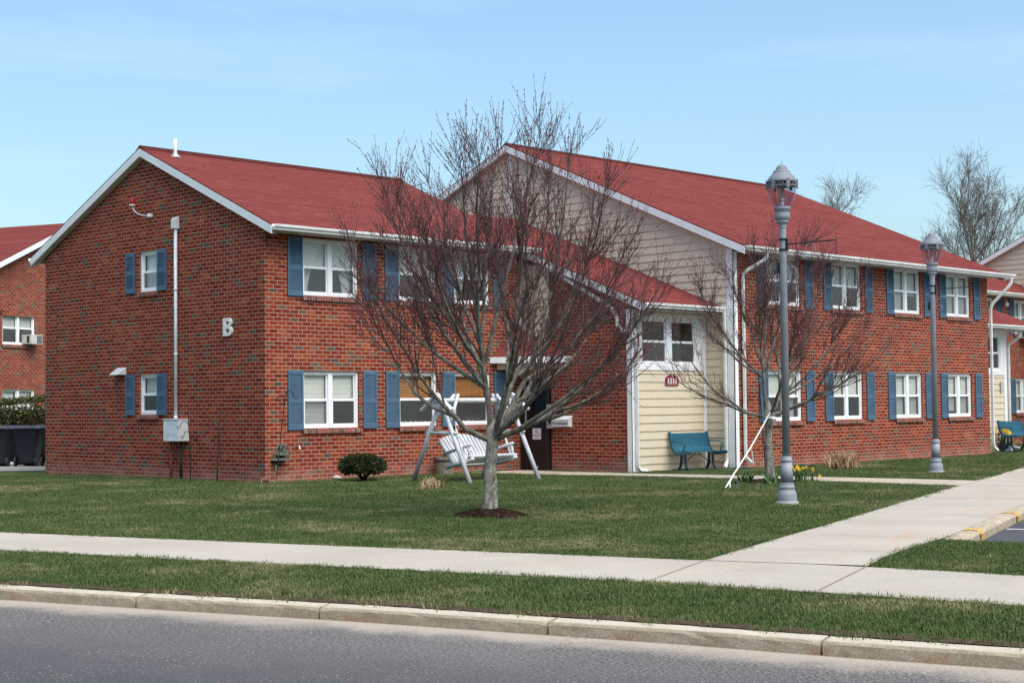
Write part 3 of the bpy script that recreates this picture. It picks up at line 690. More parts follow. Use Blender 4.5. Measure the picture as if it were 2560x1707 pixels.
def apartment_C():
    x0, y0 = 29.21, 21.376; L, Wd = 11.90, 13.96; yr, zr = 6.984, 8.08
    root = thing('apartment_building', 'long taller wing with a cream sided gable and eight shuttered front windows', 'building', (x0, y0, 0))
    cols = [(1.28, 2.67), (3.99, 5.36), (6.91, 8.24), (9.60, 10.91)]; cols = [(1.29, 2.67), (4.00, 5.36), (6.90, 8.25), (9.59, 10.92)]
    holes = []; 
    for a, b in cols: holes += [(a, b, 1.07, 2.235), (a, b, 3.78, 4.95)]
    mb = MB(); wall_grid(mb, FZ, 0, L, -.15, 5.1, holes)
    mb.quad((L, 0, -.15), (L, Wd, -.15), (L, Wd, 5.1), (L, 0, 5.1)); mb.poly([(L, 0, 5.1), (L, yr, zr), (L, Wd, 5.1)]); mb.quad((0, Wd, -.15), (L, Wd, -.15), (L, Wd, 5.1), (0, Wd, 5.1))
    mb.build('wall', BRICK, root)
    sd = MB(); f = lambda u, z, d: (-d, u, z)
    ur = lambda z: (.0, Wd) if z < 5.0 else ((z-5.0)/(zr-5.0)*yr, Wd-(z-5.0)/(zr-5.0)*yr)
    siding(sd, f, ur, 0, zr-.05, .18); sd.build('siding', SIDING, root)
    t = Boards(); t.box(-.035, -.002, -.03, .17, -.04, 5.0); t.box(-.035, .09, -.034, -.003, -.04, 5.0); t.box(-.034, -.005, yr-.05, yr+.05, 5.0, zr-.15); t.build('trim_board', WHITE, root)
    covU = [[('blind', .55, ''), ('blind', .5, '')], [('blind', .5, ''), ('blind', .55, '')], [('blind', 1., ''), ('blind', .6, '')], [('blind', 1.0, ''), ('blind', .95, '')]]
    covL = [[('blind', .5, ''), ('blind', .55, 'curtain')], [('blind', .5, 'curtain'), ('blind', .5, '')], [('blind', 1., ''), ('blind', .98, '')], [('blind', .9, ''), ('blind', 1., '')]]
    shu = [(.90, .335, 2.82), (3.63, .345, 5.51), (6.53, .36, 8.41), (9.21, .36, 11.09)]
    for i, (a, b) in enumerate(cols):
        window(root, (a, 0, 1.07), 0, b-a, 1.165, 1, covL[i]); window(root, (a, 0, 3.78), 0, b-a, 1.17, 1, covU[i])
        for z in (1.045, 3.735):
            put('shutter', shutter_mesh(.35, 1.20), root, (shu[i][0], -.004, z)); put('shutter', shutter_mesh(.35, 1.20), root, (shu[i][2], -.004, z))
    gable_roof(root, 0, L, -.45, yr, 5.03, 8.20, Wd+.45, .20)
    gutter(root, -.18, L+.62, -.455, 5.02)
    downspout(root, [(L+.42, -.51, 4.92), (L+.42, -.51, 4.78), (L+.36, -.46, 4.66), (L+.10, -.12, 4.22), (L+.06, -.075, 4.10), (L+.055, -.065, 4.0), (L+.055, -.065, .35), (L+.075, -.075, .2), (L+.20, -.12, .10)], .058)
    downspout(root, [(.62, -.50, 4.93), (.62, -.49, 4.82), (.60, -.44, 4.74), (.32, -.14, 4.50), (.27, -.08, 4.42), (.265, -.07, 4.3), (.265, -.07, .40), (.27, -.08, .26), (.36, -.16, .15)], .055)
    downspout(root, [(-.075, .21, 3.60), (-.075, .21, .30), (-.09, .20, .18), (-.30, .10, .06)], .055)
    for x, y, z in ((4.9, yr+.25, 8.0), (6.9, yr+.25, 8.0)): MB().tube([(x, y, z), (x, y, z+.30)], .036, 12).build('vent_pipe', PVC, root, smooth=True)
    return root
C_ = apartment_C()

def entry_E():
    """the mirrored entry block past the long wing"""
    x0, y0 = 41.11, 22.203; root = thing('entry_block', 'small cream entry block with a red lean-to roof past the long wing', 'building', (x0, y0, 0))
    L = 2.62; sl_ = .398; zr = lambda y: 3.66 + sl_*(y+.45); f2 = lambda u, z, d: (u, -d, z)
    sd = MB(); siding(sd, f2, lambda z: (.02, L-.15), 0, 2.26); sd.build('siding', SIDING, root)
    t = Boards(); t.box(L-.16, L+.03, -.034, 0, -.05, 3.55); t.box(L-.002, L+.03, .0, .12, -.05, 3.55); t.box(.3, L-.161, -.03, 0, 2.24, 2.36); t.box(.3, L-.161, -.028, 0, 3.42, 3.55); t.box(2.30, L-.161, -.024, 0, 2.361, 3.419); t.build('trim_board', WHITE, root)
    window(root, (.36, 0, 2.36), 0, 1.94, 1.06, 1, [('none', 0, '')], sill=False, inset=-.012)
    w = MB(); w.add([(L, .0, -.15), (L, 3.3, -.15), (L, 3.3, zr(3.3)), (L, 0, zr(0))], [(0, 1, 2, 3)]); w.build('wall', BRICK, root)
    rf = MB(); roof_slab(rf, .02, 3.75, -.52, zr(-.52)+.05, 5.9, zr(5.9)+.05); roof_slab(rf, .02, 3.75, 10, zr(5.9)-1.6, 5.9, zr(5.9)+.05); rf.build('roof', ROOF, root)
    gutter(root, .0, 3.77, -.523, zr(-.52)+.045)
    so = MB(); so.quad((.1, -.5, zr(-.52)-.09), (3.7, -.5, zr(-.52)-.09), (3.7, .3, zr(-.52)-.09), (.1, .3, zr(-.52)-.09)); so.build('soffit', SOFFIT, root)
    downspout(root, [(L+.10, -.42, 3.5), (L+.10, -.40, 3.35), (L+.06, -.09, 3.12), (L+.05, -.08, 3.0), (L+.05, -.08, .3), (L+.10, -.13, .14), (L+.3, -.25, .08)], .05)
    MB().box(L-.42, L-.30, -.06, -.03, 1.75, 2.05).build('meter_box', simple('box_grey', (.45, .46, .46), .5, .1), root)
    return root
entry_E()
def apartment_H():
    x0, y0 = 43.4, 25.525; L = 9.1; root = thing('apartment_building', 'set back brick block behind the far cream entry, cut by the photo edge', 'building', (x0, y0, 0))
    up = [(5.25, 5.70), (7.35, 8.5)]; holes = [(u0, u1, z0, z1) for u0, u1 in ((7.55, 8.75),) for z0, z1 in ((1.07, 2.235), (3.78, 4.95))] + [(5.2, 6.15, 3.78, 4.95)]
    mb = MB(); wall_grid(mb, FZ, 0, L, -.15, 5.06, holes); mb.quad((0, 0, -.15), (0, 8.5, -.15), (0, 8.5, 5.06), (0, 0, 5.06)); mb.quad((L, 0, -.15), (L, 8.5, -.15), (L, 8.5, 5.06), (L, 0, 5.06)); mb.quad((0, 8.5, -.15), (L, 8.5, -.15), (L, 8.5, 5.06), (0, 8.5, 5.06)); mb.build('wall', BRICK, root)
    for z in (1.07, 3.78): window(root, (7.55, 0, z), 0, 1.2, 1.165, 1, [('blind', 1., ''), ('blind', .8, '')])
    window(root, (5.2, 0, 3.78), 0, .95, 1.165, 0, [('blind', .9, '')])
    for u in (6.33, 7.18): put('shutter', shutter_mesh(.35, 1.2), root, (u, -.004, 3.755))
    put('shutter', shutter_mesh(.35, 1.2), root, (7.18, -.004, 1.045))
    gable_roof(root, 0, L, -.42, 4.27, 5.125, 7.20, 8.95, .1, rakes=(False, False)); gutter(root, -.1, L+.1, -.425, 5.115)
    l = MB(); l.tube([(6.72, 0, 4.86), (6.72, -.14, 4.90), (6.72, -.16, 4.84)], .02, 8); l.lathe([(.02, .02), (.075, -.02), (.085, -.12), (.05, -.16)], 12, 0, (6.72, -.16, 4.82)); l.build('wall_lamp', simple('lamp_cream', (.6, .6, .55), .5, .1), root, smooth=True)
    return root
H_ = apartment_H()
def apartment_G():
    x0, y0 = 52.6, 16.0; Wd = 14.2; yr, zr = 7.1, 8.42; L = 12
    root = thing('apartment_building', 'farthest cream sided gable above the set back brick block, cut by the photo edge', 'building', (x0, y0, 0))
    sd = MB(); f = lambda u, z, d: (-d, u, z); ur = lambda z: (.0, Wd) if z < 5.1 else ((z-5.1)/(zr-5.1)*yr, Wd-(z-5.1)/(zr-5.1)*yr)
    siding(sd, f, ur, 0, zr-.05, .18); sd.build('siding', SIDING, root)
    mb = MB(); mb.quad((0, 0, -.15), (L, 0, -.15), (L, 0, 5.1), (0, 0, 5.1)); mb.quad((L, 0, -.15), (L, Wd, -.15), (L, Wd, 5.1), (L, 0, 5.1)); mb.quad((0, Wd, -.15), (L, Wd, -.15), (L, Wd, 5.1), (0, Wd, 5.1)); mb.build('wall', BRICK, root)
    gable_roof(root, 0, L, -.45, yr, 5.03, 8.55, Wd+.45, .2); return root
apartment_G()
AJ = R(20.8)
def apartment_J():
    P = Vector((27.53, 50.66, 0)); root = thing('apartment_building', 'distant brick gable with an air conditioner in its window, beyond the bins', 'building', P, AJ)
    # local x along the gable wall (to the right), y away from us; gable apex at x = xr
    xl, xr_, xe = -4.9, 2.6, 10.1; ze = 4.75; sl_ = .44; za = ze+sl_*(xr_-xl); holes = [(-.78, .88, 3.77, 4.94), (-.78, .88, 1.07, 2.22)]
    mb = MB(); wall_grid(mb, FZ, xl, xe, -.15, ze, holes); mb.poly([(xl, 0, ze), (xr_, 0, za), (xe, 0, ze)]); mb.quad((xl, 0, -.15), (xl, 14, -.15), (xl, 14, ze), (xl, 0, ze)); mb.quad((xe, 0, -.15), (xe, 14, -.15), (xe, 14, ze), (xe, 0, ze)); mb.build('wall', BRICK, root)
    for z in (1.07, 3.77): window(root, (-.78, 0, z), 0, 1.66, 1.165, 1, [('blind', .55, ''), ('blind', .5, '')] if z > 3 else [('sheer', 1), ('sheer', 1)])
    rf = MB(); o = .35; zl = ze-sl_*.45+.22
    for a, b in ((xl-.45, xr_), (xe+.45, xr_)):
        rf.add([(a, -o, zl), (b, -o, za+.22), (b, 14.3, za+.22), (a, 14.3, zl), (a, -o, zl-.035), (b, -o, za+.185), (b, 14.3, za+.185), (a, 14.3, zl-.035)], [(0, 1, 2, 3), (7, 6, 5, 4), (0, 4, 5, 1), (1, 5, 6, 2), (2, 6, 7, 3), (3, 7, 4, 0)])
    rf.build('roof', ROOF, root)
    fb = MB()
    for a in (xl-.45, xe+.45): fb.add([(x, y, z) for y in (-o-.005, -o+.03) for x, z in ((a, zl-.03), (xr_, za+.19), (xr_, za+.0), (a, zl-.22))], [(0, 1, 2, 3), (7, 6, 5, 4), (0, 4, 5, 1), (1, 5, 6, 2), (2, 6, 7, 3), (3, 7, 4, 0)])
    fb.build('fascia_board', WHITE, root); return root
J = apartment_J()

# ------------------------------------------------------------------ fast meshes for plants
def fast_mesh(name, V, Q=None, T=None, mats=(), qm=None, tm=None, smooth=False):
    V = np.asarray(V, np.float32); Q = np.zeros((0, 4), int) if Q is None else np.asarray(Q); T = np.zeros((0, 3), int) if T is None else np.asarray(T)
    me = bpy.data.meshes.new(name); me.vertices.add(len(V)); me.vertices.foreach_set('co', V.ravel())
    li = np.concatenate([Q.ravel(), T.ravel()]).astype(np.int32); me.loops.add(len(li)); me.loops.foreach_set('vertex_index', li)
    n = len(Q)+len(T); st = np.concatenate([np.arange(len(Q))*4, len(Q)*4+np.arange(len(T))*3]).astype(np.int32)
    me.polygons.add(n); me.polygons.foreach_set('loop_start', st)
    mi = np.concatenate([np.zeros(len(Q), int) if qm is None else np.asarray(qm), np.zeros(len(T), int) if tm is None else np.asarray(tm)]).astype(np.int32)
    for m in mats: me.materials.append(m)
    me.polygons.foreach_set('material_index', mi)
    if smooth: me.polygons.foreach_set('use_smooth', np.ones(n, bool))
    me.update(calc_edges=True); return me
def unit(a): return a/np.maximum(np.linalg.norm(a, axis=-1, keepdims=True), 1e-9)
def tubes(branches, n):
    """branches: list of (points k x 3, radii k); returns verts, quads"""
    VV, QQ, off = [], [], 0; by = {}
    for p, r in branches: by.setdefault(len(p), []).append((p, r))
    for k, L in by.items():
        P = np.array([b[0] for b in L]); Rr = np.array([b[1] for b in L]); T = unit(np.gradient(P, axis=1))
        ref = np.where(np.abs(T[..., 2:3]) < .9, np.array([0, 0, 1.]), np.array([1., 0, 0])); U = unit(np.cross(T, ref)); Wv = np.cross(T, U)
        an = 2*np.pi*np.arange(n)/n
        V = P[:, :, None] + (U[:, :, None]*np.cos(an)[None, None, :, None] + Wv[:, :, None]*np.sin(an)[None, None, :, None])*Rr[:, :, None, None]
        i, j = np.meshgrid(np.arange(k-1), np.arange(n), indexing='ij'); j2 = (j+1) % n
        q = np.stack([i*n+j, i*n+j2, (i+1)*n+j2, (i+1)*n+j], -1).reshape(-1, 4)
        QQ.append((q[None]+(np.arange(len(L))*k*n)[:, None, None]).reshape(-1, 4)+off); V = V.reshape(-1, 3); VV.append(V); off += len(V)
    return np.concatenate(VV), np.concatenate(QQ)
def curve_pts(p, d, length, k, up, wob, g):
    """a growing shoot: starts along d, bends towards up, wanders a little"""
    pts = [np.array(p)]; d = unit(np.array(d))
    for i in range(k):
        d = unit(d + np.array([0, 0, up])/k + g.normal(0, wob, 3)); pts.append(pts[-1]+d*length/k)
    return np.array(pts)
def side_dir(t, ang, g):
    a = g.normal(0, 1, 3); a = unit(a - t*np.dot(a, t)); return t*math.cos(ang)+a*math.sin(ang)
def bark_mat(name, c0, c1, lichen):
    m = Mat(name, .9, .15); _, o = m.coords(); n = m.noise(o, 9, 5, .65, stretch=(1, 1, .45)); c = m.mix(n.ramp(.3, .7), c0, c1)
    if lichen:
        l = m.noise(o, 10, 5, .7, stretch=(1, 1, .6)).ramp(.47, .57); c = m.mix(l*lichen, c, (.32, .32, .26)); w = m.noise(o, 17, 4, .7).ramp(.55, .63); c = m.mix(w*lichen, c, (.47, .46, .41))
    cr = m.noise(o, 24, 4, .7, stretch=(1, 1, .22)); c = m.mix(cr.ramp(.36, .48, 1, 0)*.7, c, (.05, .042, .036)); m.color(c); m.bump(cr+n*.6, .9, .014); return m.mat
TRUNKB = bark_mat('plum_trunk_bark', (.15, .13, .115), (.28, .25, .215), .9)
LIMBB = bark_mat('plum_limb_bark', (.095, .080, .070), (.19, .165, .145), .5)
TWIGB = bark_mat('plum_twig_bark', (.060, .042, .040), (.115, .085, .080), .10)
def bud_mat():
    m = Mat('plum_buds', .55, .3); n = m.node('ShaderNodeNewGeometry'); r = S(m.nt, n.outputs['Random Per Island'])
    m.color(m.cramp(r, [(0, (.090, .014, .020)), (.45, (.16, .018, .030)), (.8, (.24, .034, .050)), (.95, (.33, .08, .12)), (1, (.55, .30, .36))])); return m.mat
BUD = bud_mat()
GREYB = bark_mat('grey_bark', (.17, .14, .12), (.26, .215, .19), 0)
def buds_on(branches, step, size, g):
    c, d = [], []
    for p, r in branches:
        seg = np.linalg.norm(np.diff(p, axis=0), axis=1); L = seg.sum(); n = int(L/step*g.uniform(.7, 1.2))
        for t in g.uniform(.12, 1, n):
            s = t*(len(p)-1); i = min(int(s), len(p)-2); f = s-i; q = p[i]*(1-f)+p[i+1]*f; tt = unit(p[i+1]-p[i]); c.append(q); d.append(side_dir(tt, g.uniform(.3, 1.0), g))
        c.append(p[-1]); d.append(unit(p[-1]-p[-2]))
    c, d = np.array(c), np.array(d); n = len(c); sz = size*g.uniform(.6, 1.5, (n, 1)); ref = unit(np.cross(d, g.normal(0, 1, (n, 3)))); r2 = np.cross(d, ref); V = np.zeros((n, 5, 3))
    mid = c+d*sz*.9
    V[:, 0] = c; V[:, 4] = c+d*sz*2.0
    for k in range(3): a = 2*math.pi*k/3; V[:, 1+k] = mid+(ref*math.cos(a)+r2*math.sin(a))*sz*.52
    T = np.array([(0, 2, 1), (0, 3, 2), (0, 1, 3), (4, 1, 2), (4, 2, 3), (4, 3, 1)]); return V.reshape(-1, 3), (T[None]+(np.arange(n)*5)[:, None, None]).reshape(-1, 3)
def plum_tree(label, base, fork, trunk_r, limbs, seed, lean=(0, 0), k2=16, twig=1.0):
    """vase shaped ornamental plum; limbs: (lateral, height, depth) end points in metres seen across the street"""
    g = np.random.default_rng(seed); root = thing('plum_tree', label, 'tree', base, 0, 'budding plum trees on the lawn')
    ax = np.array([_rt.x, _rt.y, 0]); dp = np.array([-_rt.y, _rt.x, 0]); Z = np.array([0, 0, 1.])
    top = ax*lean[0]+dp*lean[1]+Z*fork; tp = np.array([np.array([0, 0, -.12]), np.array([0, 0, .06]), top*.22+ax*.01, top*.5-ax*.015, top*.8+ax*.01, top, top+Z*.13+ax*.02]); tr = trunk_r*np.array([1.75, 1.25, 1.02, .95, .92, 1.0, .16])
    big = []; mid, fine, low, prim = [], [], [], []
    order = [i for i in range(len(limbs)) if i % 3 == 1] + [i for i in range(len(limbs)) if i % 3 != 1]
    for q, (la, h, de) in enumerate([limbs[i] for i in order]):
        end = ax*la+dp*de+Z*h; first = q < len(limbs)//3; p0 = top*(g.uniform(.84, 1.06)) + ax*np.sign(la)*trunk_r*.25
        if not first:
            best = max(prim, key=lambda pr: np.dot(unit(pr[0][6]-top), unit(end-top))); kk_ = int(g.integers(2, 5)); p0 = best[0][kk_]; rcap = best[1][kk_]*.78
        L = np.linalg.norm(end-p0)
        out = ax*la+dp*de; c1 = p0+unit(out+Z*(.25+.55*(h-fork)/max(.5, np.linalg.norm(out)*1.0)))*L*.42 ; t = np.linspace(0, 1, 13)[:, None]
        P = p0*(1-t)**2+2*c1*t*(1-t)+end*t*t; P[1:-1] += np.cumsum(g.normal(0, .018, (11, 3)), 0)*.8
        r0 = trunk_r*g.uniform(.40, .52)*(L/4)**.35 if first else min(rcap, trunk_r*.34); rr = r0*(1-np.linspace(0, 1, 13))**.85+.0035; big.append((P[:8], rr[:8])); prim += [(P, rr)]*first; mid.append((P[7:], rr[7:]))
        for j in range(k2 if h > fork*2.35 else k2//2):
            s = .24+.75*g.random()**.75; i = min(int(s*12), 11); f = s*12-i; b = P[i]*(1-f)+P[i+1]*f; tn = unit(P[i+1]-P[i])
            d = side_dir(tn, g.uniform(.35, .85), g); d = unit(d+unit(out)*.18+Z*.12)
            if d[2] < -.15: d[2] = abs(d[2])*.3
            l2 = (1.05*(1-s)+.55)*g.uniform(.55, 1.2)*(L/4.2)**.7; p2 = curve_pts(b, d, l2, 6, .40, .07, g); r2 = max(.0048, rr[i]*.5)*(1-np.linspace(0, .82, 7)); mid.append((p2, r2))
            n3 = int(l2/.074*twig)
            for m_ in range(n3):
                s3 = g.uniform(.08, 1); i3 = min(int(s3*6), 5); f3 = s3*6-i3; b3 = p2[i3]*(1-f3)+p2[i3+1]*f3; t3 = unit(p2[i3+1]-p2[i3])
                d3 = unit(side_dir(t3, g.uniform(.3, .8), g)+Z*.22); l3 = g.uniform(.16, .66)*(1.25-.6*s3); p3 = curve_pts(b3, d3, l3, 4, .45, .07, g); fine.append((p3, np.linspace(.0038, .0021, 5)))
                if g.random() < .6*twig:
                    b4 = p3[g.integers(1, 4)]; d4 = unit(side_dir(unit(p3[2]-p3[1]), g.uniform(.4, .9), g)+Z*.15); fine.append((curve_pts(b4, d4, g.uniform(.06, .22), 4, .3, .08, g), np.linspace(.0034, .0022, 5)))
        for m_ in range(9):                                   # whips that end the limb
            fine.append((curve_pts(P[-1]-(P[-1]-P[-2])*g.uniform(0, .8), unit(P[-1]-P[-3]+g.normal(0, .25, 3)), g.uniform(.3, .75), 4, .5, .05, g), np.linspace(.0040, .0018, 5)))
    V, Qd = tubes([(tp, tr)], 12); Vb, Qb = tubes(big, 8); put('trunk', fast_mesh('trunk', np.concatenate([V, Vb]), np.concatenate([Qd, Qb+len(V)]), mats=[TRUNKB, LIMBB], qm=np.concatenate([np.zeros(len(Qd), int), np.ones(len(Qb), int)]), smooth=True), root)
    V1, Q1 = tubes(mid, 5); V2, Q2 = tubes(fine, 3); B1, T1 = buds_on(fine, .075, .0115, g); B2, T2 = buds_on(mid, .16, .0115, g)
    n1, n2, n3 = len(V1), len(V1)+len(V2), len(V1)+len(V2)+len(B1)
    me = fast_mesh('crown', np.concatenate([V1, V2, B1, B2]), np.concatenate([Q1, Q2+n1]), np.concatenate([T1+n2, T2+n3]), [TWIGB, BUD], None, np.ones(len(T1)+len(T2), int)); put('crown', me, root); return root
LIMB1 = [(-1.85, 3.7, .3), (-1.55, 3.1, -.9), (-1.35, 4.4, -.4), (-.85, 4.7, .7), (-.35, 4.75, -.6), (.2, 5.0, .3), (.7, 5.25, -.3), (1.15, 4.9, .6), (1.65, 4.45, -.5), (2.05, 3.8, .4), (2.35, 3.1, -.4), (2.15, 2.25, .6), (1.85, 1.70, -.5), (2.0, 2.6, -1.0),
         (.1, 4.1, 1.9), (.4, 4.0, -1.9), (1.1, 3.7, 1.7), (-.9, 3.8, -1.6), (-1.1, 3.4, 1.5), (1.3, 3.3, -1.6), (-1.7, 2.9, .7), (-.1, 4.7, -1.2), (.9, 4.8, 1.1), (1.5, 4.3, 1.2), (-1.15, 4.2, -1.1), (.5, 4.9, -1.2), (1.9, 3.4, 1.0), (-.6, 4.4, 1.2)]
plum_tree('large spreading plum tree with red buds, growing from a mulch mound before the swing', (15.25, 15.27, .06), 1.12, .092, LIMB1, 3, (.04, .0))
LIMB2 = [(-1.75, 2.9, .3), (-1.9, 2.0, -.5), (-1.35, 3.6, -.6), (-.8, 4.1, .5), (-.3, 4.3, -.4), (.2, 4.5, .3), (.7, 4.5, -.4), (1.2, 4.2, .5), (1.65, 3.7, -.5), (2.0, 3.0, .4), (2.2, 2.5, -.3), (1.6, 2.15, -.8), (.2, 3.5, 1.6), (.3, 3.4, -1.6), (-1.0, 2.9, 1.3), (1.1, 2.9, 1.4)]
plum_tree('smaller plum tree held by a white rope, beside the grey lamp post and daffodils', (25.03, 17.54, .02), 1.38, .075, LIMB2, 11, (-.02, 0), 19, 1.0)

def bare_tree(seed, h=15., spread=5.5, dense=1.0):
    """tall bare hardwood: leader, ascending limbs, three orders of branches"""
    g = np.random.default_rng(seed); big, mid, fine = [], [], []; Z = np.array([0, 0, 1.])
    lead = curve_pts((0, 0, -.2), (g.normal(0, .05), g.normal(0, .05), 1), h*.93, 14, .25, .05, g); lr = .22*(1-np.linspace(0, 1, 15))**.8*(h/15)+.02; big.append((lead, lr))
    for a in range(24):
        s = g.uniform(.17, .9); i = int(s*14); b = lead[i]+(lead[min(i+1, 14)]-lead[i])*(s*14-i); az = a*2.4+g.normal(0, .3); tilt = g.uniform(.55, 1.0)*(1.15-.5*s)
        d = np.array([math.cos(az)*math.sin(tilt), math.sin(az)*math.sin(tilt), math.cos(tilt)]); L = spread*(1.30-.80*s)*g.uniform(.8, 1.25); P = curve_pts(b, d, L, 9, .55, .09, g); r = np.maximum(.018, lr[i]*.5)*(1-np.linspace(0, .85, 10)); big.append((P, r))
        for j in range(int(10*dense)):
            s2 = g.uniform(.15, 1); i2 = min(int(s2*9), 8); b2 = P[i2]+(P[i2+1]-P[i2])*(s2*9-i2); d2 = unit(side_dir(unit(P[i2+1]-P[i2]), g.uniform(.4, .9), g)+Z*.15); l2 = L*.45*(1.2-.7*s2)*g.uniform(.6, 1.2); p2 = curve_pts(b2, d2, l2, 6, .35, .12, g); mid.append((p2, np.linspace(max(.017, r[i2]*.45), .008, 7)))
            for k in range(int(7*dense)):
                s3 = g.uniform(.15, 1); i3 = min(int(s3*6), 5); b3 = p2[i3]+(p2[i3+1]-p2[i3])*(s3*6-i3); d3 = unit(side_dir(unit(p2[i3+1]-p2[i3]), g.uniform(.4, .9), g)+Z*.1); l3 = g.uniform(.5, 1.5)*h/15; p3 = curve_pts(b3, d3, l3, 4, .3, .14, g); fine.append((p3, np.linspace(.010, .006, 5)))
                for q in range(2): fine.append((curve_pts(p3[g.integers(1, 4)], unit(side_dir(unit(p3[2]-p3[1]), .7, g)), g.uniform(.25, .7), 4, .2, .12, g), np.linspace(.008, .0055, 5)))
    V, Qd = tubes(big, 7); V1, Q1 = tubes(mid, 4); V2, Q2 = tubes(fine, 3)
    return fast_mesh('trunk', V, Qd, mats=[GREYB], smooth=True), fast_mesh('crown', np.concatenate([V1, V2]), np.concatenate([Q1, Q2+len(V1)]), mats=[GREYB])
BT = [bare_tree(21), bare_tree(22, 15, 5.0), bare_tree(23, 15, 4.6, 1.15)]
for lab, k, (x, y), sc, rz in (('bare grey tree rising tallest over the farthest cream gable', 0, (83.8, 43.2), .98, .4), ('dense bare tree at the photo edge above the farthest cream gable', 2, (86.5, 39.0), 1.0, 2.0), ('bare tree whose top shows behind the near street lamp lantern', 1, (77.0, 51.0), .94, 1.1),
        ('faint bare tree above the end of the long red roof', 1, (84.5, 46.9), .74, 5.2), ('slim bare tree showing in the notch left of the big cream gable', 2, (64.5, 66.2), .92, .2)):
    t = thing('bare_tree', lab, 'tree', (x, y, -.1), rz, 'bare trees behind the roofs'); t.scale = (sc, sc, sc); put('trunk', BT[k][0], t); put('crown', BT[k][1], t)

def sky_block_woods():  # unseen belt of foliage behind the camera, added to block low sky light
    g = np.random.default_rng(50); n = 15000; az = g.uniform(R(-208), R(-28), n); rad = g.uniform(46, 60, n); h = 15+3.0*np.sin(az*9)+1.8*np.sin(az*23+1)+g.normal(0, 1, n); z = h*g.random(n)**.8
    C = np.stack([rad*np.cos(az), rad*np.sin(az), z], 1); Nn = np.stack([-np.cos(az), -np.sin(az), np.full(n, .4)], 1); V, Q = leaves(C, Nn, 2.0, g, 1.5); return tag(put('sky_block_woods', fast_mesh('sky_block_woods', V, Q, mats=[leaf_mat('sky_block_brown', [(0, (.03, .03, .02)), (1, (.09, .085, .06))])])), kind='stuff')
# leafy things: hedge, bush, tufts, bulbs
def leaf_mat(name, stops, rough=.6):
    m = Mat(name, rough, .25); n = m.node('ShaderNodeNewGeometry'); r = S(m.nt, n.outputs['Random Per Island']); o = m.world()
    k = r*.65 + m.noise(o, 3.5, 4).ramp(.3, .7, 0, .35); m.color(m.cramp(k, stops)); return m.mat
def leaves(C, Nn, size, g, aspect=2.2):
    n = len(C); d = unit(Nn+g.normal(0, .75, (n, 3))); s = size*g.uniform(.6, 1.4, (n, 1)); u = unit(np.cross(d, g.normal(0, 1, (n, 3)))); 
    V = np.stack([C, C+d*s*.5+u*s/aspect*.5, C+d*s, C+d*s*.5-u*s/aspect*.5], 1); return V.reshape(-1, 3), np.arange(4*n).reshape(-1, 4)
sky_block_woods()
YEW = leaf_mat('yew_needles', [(0, (.010, .016, .006)), (.4, (.020, .033, .010)), (.8, (.040, .055, .016)), (1, (.11, .085, .03))]); STEMB = simple('dark_stems', (.035, .025, .018), .9, .3, 20)
def yew_bush():
    g = np.random.default_rng(5); root = thing('yew_bush', 'rounded dark green yew bush clipped low in front of the brick wall', 'bush', (20.75, 24.35, 0)); n = 9000
    th = g.uniform(0, 2*np.pi, n); cz = g.uniform(-.75, 1, n); rr = g.uniform(.55, 1.0, n)**.5*(1+.10*np.sin(th*3+1)+.07*np.sin(th*7))
    sx = np.sqrt(1-cz**2); C = np.stack([.46*rr*sx*np.cos(th), .44*rr*sx*np.sin(th), .30+.22*rr*np.where(cz > 0, cz**.8, cz*.75)], 1)+g.normal(0, .012, (n, 3)); Nn = np.stack([sx*np.cos(th), sx*np.sin(th), cz+.3], 1)
    V, Q = leaves(C, Nn, .055, g, 3.0); put('foliage', fast_mesh('foliage', V, Q, mats=[YEW]), root)
    b = []
    for i in range(9):
        a = i*.7; b.append((np.array([(0, 0, -.05), (.05*math.cos(a), .05*math.sin(a), .08), (.2*math.cos(a), .2*math.sin(a), .24), (.3*math.cos(a), .3*math.sin(a), .34)]), np.array([.03, .025, .015, .006])))
    V, Q = tubes(b, 6); put('stem', fast_mesh('stem', V, Q, mats=[STEMB]), root)
yew_bush()
HEDGE = leaf_mat('hedge_leaves', [(0, (.035, .030, .014)), (.35, (.075, .058, .028)), (.7, (.095, .11, .038)), (1, (.17, .20, .07))])
def hedge():
    g = np.random.default_rng(6); L, Wd, h = 13.0, .9, 1.74; root = thing('hedge', 'tall green and brown hedge behind the black wheeled bins', 'hedge', (24.3, 41.0, 0), R(134)); n = 34000
    f = g.random(n); C = np.stack([g.uniform(0, L, n), g.uniform(0, Wd, n), g.uniform(.05, h, n)], 1); face = g.integers(0, 5, n); Nn = np.zeros((n, 3))
    C[face < 2, 1] = g.normal(Wd-.03, .05, (face < 2).sum()); Nn[face < 2, 1] = 1; tp = (face == 2) | (face == 3); C[tp, 2] = h+g.normal(0, .035, tp.sum())+.05*np.sin(C[tp, 0]*2.1); Nn[tp, 2] = 1; Nn[face == 4, 0] = g.choice([-1, 1], (face == 4).sum())
    Nn[:, 2] += .5; V, Q = leaves(C, Nn, .11, g, 2.5); put('foliage', fast_mesh('foliage', V, Q, mats=[HEDGE]), root)
    b = [(np.array([(x, .45+g.normal(0, .1), -.1), (x+g.normal(0, .1), .4, .8), (x+g.normal(0, .2), .45, 1.5)]), np.array([.03, .022, .01])) for x in np.arange(.3, L, .5)]; V, Q = tubes(b, 5); put('stem', fast_mesh('stem', V, Q, mats=[STEMB]), root)
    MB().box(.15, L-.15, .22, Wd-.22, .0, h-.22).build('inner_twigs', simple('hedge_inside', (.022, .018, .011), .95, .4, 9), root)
hedge()
